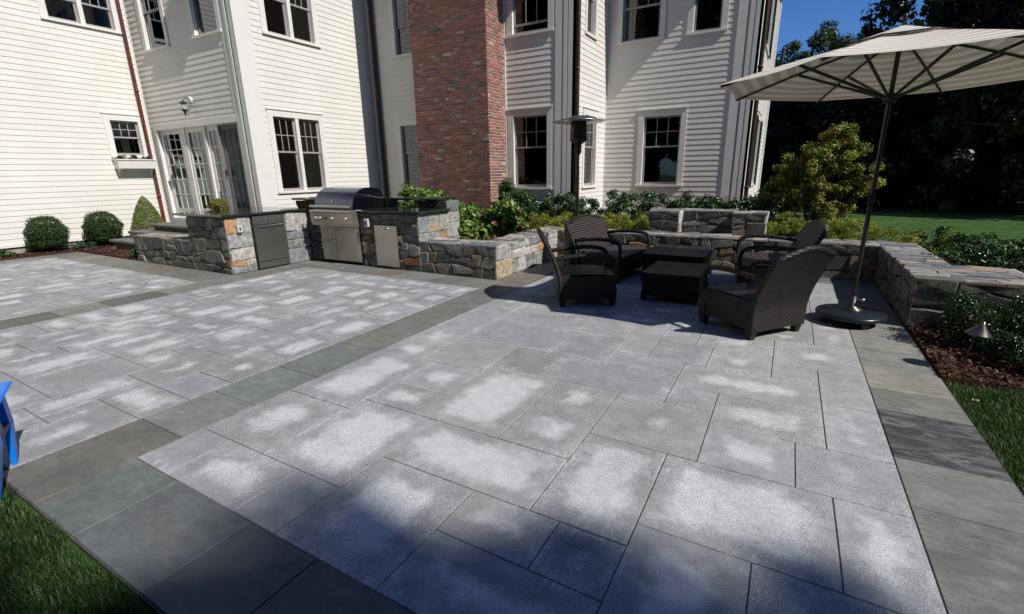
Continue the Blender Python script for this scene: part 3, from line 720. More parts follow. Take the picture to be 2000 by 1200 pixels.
# door wall (faces south)
window('S',YD,-14.66,-13.70,4.80,6.45,5.65,1,label='upper window left of the wall lantern')
window('S',YD,-12.42,-11.48,4.82,6.45,5.65,1,label='upper window above the screen door')
siding('S',YD,XL,XB-.45,.45,zt,[ops(-14.66,-13.70,4.80,6.45),ops(-12.42,-11.48,4.82,6.45),(-15.05,-11.2,.3,3.02)])
# bay wall (faces east)
window('E',XB,7.65,8.98,1.31,3.05,2.24,2,label='paired first floor window behind the grill')
window('E',XB,7.84,9.17,4.86,6.5,5.63,2,label='paired upper window above the grill')
siding('E',XB,YD+.34,Y2,.35,zt,[ops(7.65,8.98,1.31,3.05),ops(7.84,9.17,4.86,6.5)])
# chimney wall (faces south)
window('S',Y2,-9.87,-8.9,4.80,6.4,5.49,1,shutters=5.4,label='upper window half hidden by the chimney')
window('S',Y2,-9.92,-8.95,1.29,3.0,2.25,1,label='first floor window half hidden by the chimney')
window('S',Y2,-6.20,-5.25,1.29,3.0,2.25,1,label='first floor window right of the chimney',casL=.14)
window('S',Y2,-6.19,-5.23,4.80,6.4,5.0,1,label='upper window right of the chimney',casL=.14)
siding('S',Y2,XB,X3-.42,.35,zt,[ops(-9.87,-8.9,4.8,6.4),ops(-9.92,-8.95,1.29,3.0),ops(-6.2,-5.25,1.29,3.0),ops(-6.19,-5.23,4.8,6.4)])
# return wall (faces east)
window('E',X3,11.70,12.52,1.29,3.0,2.25,1,cas=.09,label='narrow first floor window behind the patio heater')
window('E',X3,11.70,12.28,4.80,6.4,5.6,1,cas=.09,label='narrow upper window of the return wall')
siding('E',X3,Y2+.28,Y4+.0,.35,zt,[ops(11.70,12.52,1.29,3.0,.09),ops(11.7,12.28,4.8,6.4,.09)])
# right wing wall (faces south)
window('S',Y4,-3.54,-2.58,1.28,3.0,2.24,1,label='first floor window of the right wing')
window('S',Y4,-4.23,-3.26,4.82,6.4,5.58,1,shutters=6.3,label='upper left window of the right wing with inner shutters')
window('S',Y4,-2.49,-1.84,4.81,6.4,5.75,1,shutters=6.3,label='upper right window of the right wing')
siding('S',Y4,X3,X4-.44,.35,zt,[ops(-3.54,-2.58,1.28,3.0),ops(-4.23,-3.26,4.82,6.4),ops(-2.49,-1.84,4.81,6.4)])
# far east wall
window('E',X4,15.4,16.6,1.2,3.0,2.2,1,label='window with dark louvred shutters on the far east wall')
window('E',X4,15.4,16.6,4.8,6.4,5.6,1)
siding('E',X4,Y4+.3,20.0,.35,zt,[ops(15.4,16.6,1.2,3.0),ops(15.4,16.6,4.8,6.4)])
for z0 in (1.15,4.75):
    for (a,b) in ((14.75,15.25),(16.75,17.25)):
        s=MB(); board(s,'E',X4,a,a+.05,z0,z0+1.85,.03,.07); board(s,'E',X4,b-.05,b,z0,z0+1.85,.03,.07); board(s,'E',X4,a+.05,b-.05,z0,z0+.06,.03,.07); board(s,'E',X4,a+.05,b-.05,z0+1.79,z0+1.85,.03,.07)
        z=z0+.07
        while z<z0+1.75:
            f=mapper('E',X4); s.face([f(a+.05,.065,z),f(b-.05,.065,z),f(b-.05,.03,z+.045),f(a+.05,.03,z+.045)]); z+=.045
        s.build('shutter',M['shutter_dark'],house)
# corner boards and trim
def cboards(items,z0=.25,z1=7.3):
    mb=MB()
    for face,c,u0,u1,d in items: board(mb,face,c,u0,u1,z0,z1,-.02,d)
    return mb.build('corner_board',M['trim'],house)
for cx_,cy_ in ((XL,YD),(XB,Y2),(X3,Y4)):
    mb=MB(); mb.box(cx_-.02,cx_+.03,cy_-.03,cy_+.02,.25,7.3); mb.build('corner_board',M['trim'],house)
cboards([('S',YD,-11.37,-11.17,.022),('S',YD,-11.17,-11.10,.045),('S',YD,-11.10,-11.02,.012),('S',YD,-11.02,-10.94,.045),('E',XB,YD-.045,YD+.36,.035)],.35)
cboards([('S',YD,-10.94,-10.872,.028)],.35)
cboards([('S',Y2,-5.05,-4.88,.030),('S',Y2,-4.88,-4.85,.005),('S',Y2,-4.85,-4.76,.036),('S',Y2,-4.76,-4.73,.006),('S',Y2,-4.73,-4.57,.034),('E',X3,Y2-.034,Y2+.30,.03)],.35)
cboards([('S',Y4,-1.50,-1.30,.030),('S',Y4,-1.30,-1.26,.004),('S',Y4,-1.26,-1.165,.038),('S',Y4,-1.165,-1.13,.006),('S',Y4,-1.13,-1.0,.036),('E',X4,Y4-.036,Y4+.32,.03)],.35)
cboards([('E',X4,19.75,20.1,.06)],.35); cboards([('S',Y2,-6.42,-6.385,.04)],.35)
cboards([('E',XL,-4,YD,.03)],.19,.27)
wt=MB(); board(wt,'S',Y2,XB,X3,.2,.36,-.02,.04); board(wt,'S',Y4,X3,X4,.2,.36,-.02,.04); board(wt,'E',XB,YD,Y2,.2,.36,-.02,.042); board(wt,'S',YD,XL,XB,.3,.46,-.02,.04); board(wt,'E',X4,Y4+.04,20,.2,.36,-.02,.04); wt.build('water_table',M['trim'],house)
fd=MB(); fd.box(-20,XL-.02,-4,20,-.02,.2); fd.box(-20,XB-.02,YD+.02,20,-.02,.2); fd.box(-20,X3-.02,Y2+.02,20,-.02,.2); fd.box(-20,X4-.02,Y4+.02,20,-.02,.2); fd.build('foundation',M['foundation'],house)
# copper downspouts
def spout(pts,rad=.045,name='downspout',mat='copper_dark'):
    mb=MB(); mb.tube(pts,rad,10); z=1.2
    x,yv,_=pts[0]
    for z in (1.2,3.9,6.2): mb.lathe([(rad,z-.03),(rad+.008,z-.03),(rad+.008,z+.03),(rad,z+.03)],x,yv,10)
    return mb.build(name,M[mat],house)
spout([(XL+.09,YD-.16,.25),(XL+.09,YD-.16,7.2)],.04,mat='copper')
spout([(-10.62,Y2-.09,.3),(-10.62,Y2-.09,7.2)],.06)
spout([(X3+.085,Y2+.03,.3),(X3+.085,Y2+.03,7.2)],.048)
spout([(X4+.10,Y4+.06,.3),(X4+.10,Y4+.06,7.2)],.05)
# french doors
dw=MB(); board(dw,'S',YD,-15.17,-15.02,.42,3.05,-.1,.035); board(dw,'S',YD,-11.27,-11.15,.42,3.05,-.1,.035); board(dw,'S',YD,-15.02,-11.27,2.90,3.05,-.1,.035); board(dw,'S',YD,-15.02,-11.27,.42,.60,-.12,.05)
dframe=dw.build('door_frame',M['trim'],house)
ix=MB(); f=mapper('S',YD)
ix.face([f(-15.1,-1.2,.3),f(-11.1,-1.2,.3),f(-11.1,-1.2,3.2),f(-15.1,-1.2,3.2)]); [ix.face([f(uu_,-1.2,.3),f(uu_,-.14,.3),f(uu_,-.14,3.2),f(uu_,-1.2,3.2)]) for uu_ in (-15.1,-11.1)]; ix.face([f(-15.1,-1.2,3.2),f(-11.1,-1.2,3.2),f(-11.1,-.14,3.2),f(-15.1,-.14,3.2)]); ix.face([f(-15.1,-1.2,.3),f(-11.1,-1.2,.3),f(-11.1,-.14,.3),f(-15.1,-.14,.3)])
ix.build('door_interior',simple('dim_room',(.06,.06,.055),.9),house)
for i,(a,b_,d0) in enumerate(((-15.0,-13.98,-.05),(-13.76,-12.88,-.05),(-12.80,-12.26,-.05),(-12.20,-11.30,-.05))):
    s=MB(); st=.11
    board(s,'S',YD,a,a+st,.60,2.90,d0-.04,d0); board(s,'S',YD,b_-st,b_,.60,2.90,d0-.04,d0); board(s,'S',YD,a+st,b_-st,2.78,2.90,d0-.04,d0-.002); board(s,'S',YD,a+st,b_-st,.60,.86,d0-.04,d0-.002)
    nx=3 if b_-a>.6 else 2
    for k in range(1,nx): 
        x=a+st+(b_-a-2*st)*k/nx; board(s,'S',YD,x-.011,x+.011,.86,2.78,d0-.03,d0-.006)
    for k in range(1,5):
        z=.86+1.92*k/5; board(s,'S',YD,a+st,b_-st,z-.011,z+.011,d0-.029,d0-.007)
    dd=s.build('french_door',M['trim'],house)
    p_=MB(); p_.face([f(a+st,d0-.018,.86),f(b_-st,d0-.018,.86),f(b_-st,d0-.018,2.78),f(a+st,d0-.018,2.78)]); p_.build('pane',M['glass'],dd)
mu=MB(); board(mu,'S',YD,-13.98,-13.76,.60,2.90,-.1,-.03); board(mu,'S',YD,-12.88,-12.80,.60,2.90,-.1,-.01); board(mu,'S',YD,-12.26,-12.2,.60,2.90,-.1,-.01); mu.build('mullion',M['trim'],house)
sc=MB(); board(sc,'S',YD,-12.24,-12.19,.60,2.90,-.02,.0); board(sc,'S',YD,-11.31,-11.27,.60,2.90,-.02,.0); board(sc,'S',YD,-12.19,-11.31,2.86,2.90,-.02,.0); board(sc,'S',YD,-12.19,-11.31,.60,.66,-.02,.0)
sd=sc.build('screen_door',M['sash'],house); s=MB(); s.face([f(-12.2,-.01,.62),f(-11.3,-.01,.62),f(-11.3,-.01,2.88),f(-12.2,-.01,2.88)]); s.build('screen_mesh',M['screen'],sd)
s=MB(); board(s,'S',YD,-12.17,-12.11,1.70,1.84,.0,.03); s.build('latch',M['black'],sd)
# steps to the doors
st_=MB(); st_.box(-13.55,-11.0,5.75,7.03,.54,.60,bev=.01); st_.box(-13.95,-11.0,5.45,7.03,.38,.44,bev=.01); st_.box(-14.2,-11.78,5.12,7.03,.20,.26,bev=.01)
sg=st_.build('door_steps',M['bluestone_plain'] if 'bluestone_plain' in M else simple('tread_stone',(.13,.135,.13),.7,var=.2,bump=.3),None,label='grey bluestone steps leading up to the french doors',cat='steps')
st_=MB(); st_.box(-13.45,-11.0,5.83,7.0,.0,.535); st_.box(-13.88,-11.0,5.53,5.828,0,.375); st_.box(-14.1,-11.78,5.2,5.525,0,.195); st_.build('risers',simple('riser_stone',(.12,.09,.075),.9,var=.4,scale=12,bump=.6),sg)

# chimney: real bricks
cx0,cx1,cy0,cy1=-8.64,-6.42,10.19,11.0
ch=MB(); ch.box(cx0+.008,cx1-.008,cy0+.008,cy1-.03,.1,9.0); chim=ch.build('chimney',M['mortar'],house)
bk=MB(); rk=random.Random(17); L_,H_=.215,.070
pal=[(.35,.14,.10),(.30,.11,.08),(.25,.12,.095),(.18,.115,.10),(.40,.19,.13),(.32,.22,.19),(.25,.23,.22),(.44,.33,.29),(.12,.095,.095)]
wts=[7,7,5,2.2,2,.9,.45,.7,1.0]
def bricks(face,c,u0,u1,z0,z1):
    f=mapper(face,c); n=int((z1-z0)/H_)
    for i in range(n):
        z=z0+i*H_; u=u0-(L_/2 if i%2 else 0)
        if i%6==5: step=L_/2
        else: step=L_
        while u<u1-.01:
            a=max(u+.009,u0); b=min(u+step-.009,u1)
            if b-a>.02:
                c_=rk.choices(pal,wts)[0]; k=rk.uniform(.82,1.15); col=tuple(min(.6,q*k*.95+.012) for q in c_); d=.003+rk.uniform(-.002,.003); zz0,zz1=z+.0105,z+H_-.0105
                bk.face([f(a,d,zz0),f(b,d,zz0),f(b,d,zz1),f(a,d,zz1)],col)
                bk.face([f(a,-.01,zz0),f(b,-.01,zz0),f(b,d,zz0),f(a,d,zz0)],col); bk.face([f(a,-.01,zz1),f(b,-.01,zz1),f(b,d,zz1),f(a,d,zz1)],col)
                bk.face([f(a,-.01,zz0),f(a,-.01,zz1),f(a,d,zz1),f(a,d,zz0)],col); bk.face([f(b,-.01,zz0),f(b,-.01,zz1),f(b,d,zz1),f(b,d,zz0)],col)
            u+=step
bricks('S',cy0,cx0,cx1,.1,9.0); bricks('E',cx1,cy0,cy1-.04,.1,9.0)
bk.build('brickwork',M['brick'],chim)
# eaves and roof
ev=MB()
ev.box(-11.78,-10.4,6.62,YD,6.95,7.2); ev.box(X3+.0,-.52,Y4-.62,Y4+.1,7.35,7.6); ev.box(-6.42,-4.12,10.4,11.1,7.35,7.6)
ev.box(XL,XL+.45,-4,YD,7.35,7.6); ev.box(XB,-10.4,YD,Y2,7.35,7.6); ev.box(X3,-4.1,Y2,Y4-.62,7.36,7.61); ev.box(X4,-.5,Y4,20.3,7.36,7.61)
ev.build('eave',M['trim'],house)
rf=MB()
def gable(x0,x1,y0,y1,z,h,axis):
    if axis=='y':
        xm=(x0+x1)/2; rf.prism([(x0,z),(x1,z),(xm,z+h)],'y',y0,y1)
    else:
        ym=(y0+y1)/2; rf.prism([(y0,z),(y1,z),(ym,z+h)],'x',x0,x1)
gable(-24,-14.95,-4.3,14,7.61,3.2,'y'); gable(-24,-10.4,YD-.1,20,7.62,3.6,'x'); gable(-20,-4.1,10.4,20.3,7.63,3.0,'x'); gable(-9.5,-.5,Y4-.62,20.3,7.64,3.2,'y')
rf.build('roof',M['roof'],house)
adopt(house)

# window box
wb=empty('window_box','white window box on brackets holding small green plants','planter box',(XL+.2,6.48,1.7))
b=MB(); b.prism([(XL+.012,2.14),(XL+.30,2.14),(XL+.27,1.93),(XL+.012,1.93)],'y',6.05,6.92); b.box(XL+.01,XL+.32,6.03,6.94,2.14,2.165); b.build('box',M['trim'],wb)
for yv in (6.10,6.82):
    b=MB(); b.prism([(XL+.012,1.93),(XL+.22,1.93),(XL+.12,1.86),(XL+.06,1.76),(XL+.012,1.68)],'y',yv,yv+.06); b.build('bracket',M['trim'],wb)
adopt(wb)
# wall lantern
wl=empty('wall_lantern','black wall lantern on a pale backplate above the french doors','lantern',(-13.1,YD,3.4))
b=MB(); b.lathe([(0,.0),(.09,0),(.09,.03),(0,.03)],0,0,16); k=b.build('backplate',M['trim'],wl); k.rotation_euler=(PI/2,0,0); k.location=(0,-.02,.1)
b=MB(); b.tube([(0,-.03,.1),(0,-.12,.16),(-.02,-.2,.08)],.012,8); b.build('arm',M['black_metal'],wl)
b=MB(); b.lathe([(.0,.08),(.10,.03),(.105,.02),(.06,.02),(.075,-.14),(.03,-.17),(.012,-.26),(0,-.27)],-.02,-.2,6); b.build('lantern_cage',M['black_metal'],wl)
b=MB(); b.lathe([(.061,.018),(.077,-.12)],-.02,-.2,6); b.build('lantern_glass',M['lampglass'],wl)

# ------------------------------------------------------------------ umbrella
ux,uy=.74,6.15
um=empty('patio_umbrella','large octagonal cream and tan striped patio umbrella on a dark pole','umbrella',(ux,uy,0))
um_r=1.60; rim=2.465; top=2.84
def sp(an,r,z): return (r*math.cos(an),r*math.sin(an),z)
b=MB(); A0=math.radians(21); nseg=8
def zc(t): # t 0 centre ->1 rim
    return top-(top-rim)*(t**1.2)
for k in range(8):
    a0=A0+k*PI/4; a1=a0+PI/4
    NT,NS=10,8
    for i in range(NT):
        for j in range(NS):
            q=[]; uvq=[]
            for (ii,jj) in ((i,j),(i+1,j),(i+1,j+1),(i,j+1)):
                t=.10+.90*ii/NT; s_=jj/NS
                r0=um_r*t
                x=(1-s_)*math.cos(a0)*r0+s_*math.cos(a1)*r0; yv=(1-s_)*math.sin(a0)*r0+s_*math.sin(a1)*r0
                sag=-.045*t*math.sin(PI*s_)*(.4+.6*math.sin(PI*min(t,.92)))
                pull=1-.035*math.sin(PI*s_)*(t**4)
                q.append((x*pull,yv*pull,zc(t)+sag+.012*math.sin(PI*s_)*t**6)); uvq.append((r0*math.cos(PI/8),s_))
            b.face(q,None,(uvq,[(0,0)]*4),True)
b.build('canopy',M['canopy'],um)
b=MB()
for k in range(8):
    a0=A0+k*PI/4;a1=a0+PI/4
    for i in range(3):
        q=[];uvq=[]
        for (t,s_) in ((i/3,0),((i+1)/3,0),((i+1)/3,1),(i/3,1)):
            r0=.46*t; x=((1-s_)*math.cos(a0)+s_*math.cos(a1))*r0; yv=((1-s_)*math.sin(a0)+s_*math.sin(a1))*r0
            q.append((x,yv,top+.075-.14*t)); uvq.append((r0,s_))
        b.face(q,None,(uvq,[(0,0)]*4),True)
b.build('vent_cap',M['canopy'],um)
b=MB()
ring=[(.465*math.cos(A0+k*PI/4),.465*math.sin(A0+k*PI/4),top-.066) for k in range(9)]; b.tube(ring,.006,5); b.build('piping',M['bronze'],um)
for k in range(8):
    a=A0+k*PI/4; b=MB(); pts=[sp(a,um_r*t,zc(t)-.022) for t in (.03,.2,.4,.6,.8,.985)]; b.tube(pts,.013,6); rb_=b.build('rib',M['black_metal'],um)
    b=MB(); b.tube([sp(a,.05,2.29),sp(a,um_r*.55,zc(.55)-.035)],.015,6); b.build('strut',M['black_metal'],rb_)
b=MB(); b.tube([(0,0,.12),(0,0,1.4),(0,0,2.82)],.021,12); b.build('pole',M['black_metal'],um)
b=MB(); b.lathe([(.0,2.24),(.05,2.24),(.06,2.28),(.06,2.31),(.03,2.33),(.0,2.33)],0,0,12); b.lathe([(.0,2.79),(.05,2.79),(.055,2.84),(0,2.85)],0,0,12); b.build('hub',M['black_metal'],um)
b=MB(); b.lathe([(0,2.93),(.02,2.93),(.012,2.955),(.026,2.985),(.012,3.01),(0,3.015)],0,0,12); b.build('finial',M['bronze'],um)
b=MB(); b.box(-.03,.03,-.05,-.02,1.25,1.37); b.tube([(0,-.05,1.31),(.05,-.09,1.31),(.05,-.15,1.28)],.008,6); b.build('crank',M['black'],um)
b=MB(); b.lathe([(0,.072),(.30,.072),(.325,.082),(.33,.105),(.315,.125),(.10,.150),(.055,.152),(.05,.16),(0,.16)],0,0,40); bb=b.build('base',M['base'],um)
b=MB(); b.lathe([(.11,.148),(.105,.165),(.045,.19),(.034,.30),(.022,.30)],0,0,24); b.build('pole_socket',M['black_metal'],bb)
b=MB(); b.tube([(.03,-.01,.27),(.075,-.03,.27)],.008,6); b.lathe([(0,.255),(.016,.255),(.016,.285),(0,.285)],.085,-.035,8); b.build('set_knob',M['chrome'],bb)
b=MB(); 
for a in (.4,1.97): 
    M_=Matrix.Rotation(a,4,'Z'); b.box(-.30,.30,-.035,.035,.035,.07,None,M_)
b.build('trolley_frame',M['black'],bb)
for k in range(4):
    a=.4+k*PI/2; b=MB(); c_=Vector((.255*math.cos(a),.255*math.sin(a),.034)); t_=Vector((-math.sin(a),math.cos(a),0)); b.tube([c_-t_*.02,c_+t_*.02],.033,14); b.build('caster',M['black'],bb)

# ------------------------------------------------------------------ patio heater
ph=empty('patio_heater','tall bronze patio heater with round steel hood standing behind the loveseat','heater',(-3.26,8.05,0)); ph.scale=(1.065,)*3
b=MB(); b.lathe([(0,0),(.23,0),(.23,.03),(.21,.05),(.21,.70),(.19,.74),(.03,.78)],0,0,24); b.build('base',M['bronze'],ph)
b=MB(); b.tube([(0,0,.75),(0,0,1.86)],.028,12); b.build('pole',M['bronze'],ph)
b=MB(); b.lathe([(.03,1.82),(.05,1.83),(.055,1.97),(.10,2.0),(.135,2.03),(.14,2.09),(.125,2.10)],0,0,20); b.build('burner_housing',M['bronze'],ph)
b=MB(); b.lathe([(.125,2.09),(.135,2.12),(.125,2.30),(.115,2.32)],0,0,20); b.lathe([(.06,2.05),(.06,2.32)],0,0,12); b.build('emitter_screen',M['bronze'],ph)
b=MB(); b.lathe([(.0,2.39),(.11,2.385),(.14,2.36),(.41,2.312),(.425,2.312),(.425,2.320),(.15,2.372),(.12,2.398),(0,2.402)],0,0,40); b.build('hood',M['hoodmetal'],ph)
b=MB(); b.box(.03,.036,-.03,.03,1.62,1.78); b.build('warning_tag',M['trim'],ph)

# ------------------------------------------------------------------ wicker furniture
def woven_seat(name,label,cat,W,loc,rz,group=None,cushion=False):
    t=empty(name,label,cat,loc,rz,group); D=.70; hw=W/2
    zs=.39
    # back shell
    nz,ny=14,12
    def back(v,s,off):
        z=.09+(.845-.09)*v; yv=(s-.5)*W*(1+.06*v); x=-D/2-.02-.205*max(0,(z-.30)/.55)**1.5
        crest=.085*math.sin(PI*s)**1.2*(v**3); x+= -.05*math.sin(PI*s)*v**2
        return (x+off,yv,z+crest)
    b=MB()
    for i in range(nz):
        for j in range(ny):
            q=[back(i/nz,j/ny,0),back((i+1)/nz,j/ny,0),back((i+1)/nz,(j+1)/ny,0),back(i/nz,(j+1)/ny,0)]
            b.face(q,None,([( a[1],a[2]) for a in q],[(0,0)]*4),True)
    for i in range(nz):
        for s in (0,1):
            b.face([back(i/nz,s,0),back((i+1)/nz,s,0),back((i+1)/nz,s,.05),back(i/nz,s,.05)])
    for j in range(ny): b.face([back(1,j/ny,0),back(1,(j+1)/ny,0),back(1,(j+1)/ny,.05),back(1,j/ny,.05)])
    bk_=b.build('backrest',M['wicker'],t)
    b=MB()
    for i in range(nz):
        for j in range(ny):
            q=[back(i/nz,j/ny,.05),back((i+1)/nz,j/ny,.05),back((i+1)/nz,(j+1)/ny,.05),back(i/nz,(j+1)/ny,.05)]
            b.face(q,None,([(a[1],a[2]) for a in q],[(0,0)]*4),True)
    b.build('inner_weave',M['ridged'],bk_)
    # rolled rim along sides and crest
    b=MB(); pts=[back(i/nz,0,.025) for i in range(nz+1)]+[back(1,j/ny,.025) for j in range(1,ny+1)]+[back(1-i/nz,1,.025) for i in range(1,nz+1)]
    b.tube(pts,.03,8); b.build('rim',M['wicker'],bk_)
    # seat
    b=MB(); 
    x0,x1=-D/2+.03,D/2-.0
    for i in range(10):
        a=x0+(x1-x0)*i/10; c=x0+(x1-x0)*(i+1)/10; zf=lambda x: zs+.02*math.sin(PI*(x-x0)/(x1-x0))
        q=[(a,-hw+.03,zf(a)),(c,-hw+.03,zf(c)),(c,hw-.03,zf(c)),(a,hw-.03,zf(a))]; b.face(q,None,([(w_[1],w_[0]) for w_ in q],[(0,0)]*4),True)
    b.build('seat',M['seatweave'] if 'arm' in name else M['ridged'],t)
    # apron with arched lower edge
    b=MB()
    def apron(p0,p1,nrm,zt_=zs):
        n=12; P0=Vector(p0);P1=Vector(p1);nn=Vector(nrm)*.03
        for i in range(n):
            s0,s1=i/n,(i+1)/n; z0=.085+.03*math.sin(PI*s0); z1=.085+.03*math.sin(PI*s1); a=P0.lerp(P1,s0); c=P0.lerp(P1,s1)
            for o in (Vector((0,0,0)),nn): b.face([(a.x-o.x,a.y-o.y,z0),(c.x-o.x,c.y-o.y,z1),(c.x-o.x,c.y-o.y,zt_),(a.x-o.x,a.y-o.y,zt_)])
            b.face([(a.x,a.y,z0),(c.x,c.y,z1),(c.x-nn.x,c.y-nn.y,z1),(a.x-nn.x,a.y-nn.y,z0)])
        
    apron((D/2,-hw,0),(D/2,hw,0),(1,0,0)); apron((-D/2,-hw,0),(D/2,-hw,0),(0,-1,0)); apron((D/2,hw,0),(-D/2,hw,0),(0,1,0)); apron((-D/2-.02,-hw,0),(-D/2-.02,hw,0),(-1,0,0),.3)
    b.build('seat_frame',M['wicker'],t)
    for sx in (-1,1):
        for sy in (-1,1):
            b=MB(); cx_,cy_=sx*(D/2-.035),sy*(hw-.035); V=[]
            for z,r_ in ((0,.028),(.05,.034),(.10,.045),(.24,.045)):
                V+=[(cx_-r_+ (0 if sx<0 else 0),cy_-r_,z),(cx_+r_,cy_-r_,z),(cx_+r_,cy_+r_,z),(cx_-r_,cy_+r_,z)]
            Fq=[(3,2,1,0)]+[(k*4+a,k*4+(a+1)%4,k*4+4+(a+1)%4,k*4+4+a) for k in range(3) for a in range(4)]
            b.mesh(V,Fq); b.build('leg',M['wicker'],t)
    for sy in (-1,1):
        yv=sy*(hw-.01); b=MB()
        pts=smooth_pts([(-D/2-.10,yv,.60),(-D/2+.10,yv*1.0,.635),(0,yv*1.01,.655),(D/2-.14,yv*1.01,.645),(D/2-.03,yv,.60),(D/2-.0,yv,.50),(D/2-.01,yv,.36)],5)
        b.tube(pts,.029,8); b.build('arm',M['wicker'],t)
    return t
G1='dark woven wicker seating'
woven_seat('wicker_armchair','dark wicker armchair in front of the loveseat, its back to the stone wall','armchair',.70,(-2.22,5.78,0),math.radians(29),G1)
woven_seat('wicker_armchair','dark wicker armchair nearest the umbrella base, seen from behind','armchair',.70,(-.22,5.50,0),math.radians(142),G1)
woven_seat('wicker_loveseat','dark wicker loveseat left of the coffee table with ridged inner back','loveseat',1.22,(-2.36,7.48,0),math.radians(-6),G1)
woven_seat('wicker_loveseat','dark wicker loveseat behind the nearest armchair, facing left','loveseat',1.22,(-.18,7.58,0),math.radians(186),G1)
def wtable(name,label,x0,x1,y0,y1,h,tp):
    t=empty(name,label,'table',((x0+x1)/2,(y0+y1)/2,0)); W=(x1-x0)/2; D=(y1-y0)/2
    b=MB(); b.box(-W,W,-D,D,h-.07,h,bev=.01); o=b.build('tabletop',M['ridged'] if False else M['wicker'],t)
    b=MB(); i=.035
    V=[]
    for z,k in ((.07,tp*.6),(h-.07,i*.6)):
        V+=[(-W+k,-D+k,z),(W-k,-D+k,z),(W-k,D-k,z),(-W+k,D-k,z)]
    b.mesh(V,[(0,1,5,4),(1,2,6,5),(2,3,7,6),(3,0,4,7)]); b.build('apron',M['wicker'],t)
    for sx in (-1,1):
        for sy in (-1,1):
            b=MB(); cx_,cy_=sx*(W-.05),sy*(D-.05); b.box(cx_-.035,cx_+.035,cy_-.035,cy_+.035,0,.12); b.build('leg',M['wicker'],t)
    return t
wtable('coffee_table','dark woven coffee table between the two loveseats',-1.84,-.93,7.15,8.20,.44,.06)
wtable('ottoman_table','small dark woven ottoman in front of the coffee table',-1.56,-.82,6.08,7.02,.375,.04)['category']='ottoman'

# ------------------------------------------------------------------ blue child's chair
bc=empty('child_chair',"bright blue plastic child's chair at the patio edge",'chair',(-3.85,.49,0),math.radians(67.7))
b=MB(); b.box(-.19,.19,-.17,.17,.25,.275,bev=.01); b.build('seat',M['blue_shaded'],bc)
b=MB(); b.prism([(-.19,.26),(-.16,.26),(-.21,.60),(-.24,.60)],'x',-.17,.17); k=b.build('backrest',M['blue_shaded'],bc)
for sx in (-1,1):
    b=MB(); b.box(sx*.17-.05,sx*.17+.07,-.22,.16,.485,.508,bev=.01); b.prism([(-.18,.485),(-.10,.485),(-.08,.42),(-.18,.36)],'x',sx*.19-.012,sx*.19+.012); b.build('armrest',M['blue'],bc)
    b=MB(); 
    V=[]
    for z,o,q_,r_ in ((0,-.03,-.31,.03),(.25,.0,-.20,.05),(.485,.0,-.17,.045)): V+=[(sx*(.17+o)-r_*.4,q_-r_,z),(sx*(.17+o)+r_*.4,q_-r_,z),(sx*(.17+o)+r_*.4,q_+r_,z),(sx*(.17+o)-r_*.4,q_+r_,z)]
    b.mesh(V,[(3,2,1,0)]+[(k*4+a,k*4+(a+1)%4,k*4+4+(a+1)%4,k*4+4+a) for k in range(2) for a in range(4)]); b.build('leg',M['blue'],bc)
    b=MB(); V=[]
    for z,o,r_ in ((0,-.02,.03),(.25,.0,.045),(.485,.0,.04)): V+=[(sx*(.17+o)-r_*.4,.14+o-r_,z),(sx*(.17+o)+r_*.4,.14+o-r_,z),(sx*(.17+o)+r_*.4,.14+o+r_,z),(sx*(.17+o)-r_*.4,.14+o+r_,z)]
    b.mesh(V,[(3,2,1,0)]+[(k*4+a,k*4+(a+1)%4,k*4+4+(a+1)%4,k*4+4+a) for k in range(2) for a in range(4)]); b.build('leg',M['blue'],bc)

# ------------------------------------------------------------------ path light
pl=empty('path_light','cone-topped metal path light leaning beside the right border','path light',(1.41,5.03,0))
b=MB(); b.tube([(0,0,-.05),(.058,-.01,.34)],.009,8); b.build('stake',M['bronze'],pl)
b=MB(); b.lathe([(0,.115),(.012,.11),(.02,.085),(.085,.01),(.09,0),(.084,0),(.0,.06)],0,0,24); k=b.build('hood',M['pathlamp'],pl); k.location=(.06,-.01,.32); k.rotation_euler=(0,.14,0)

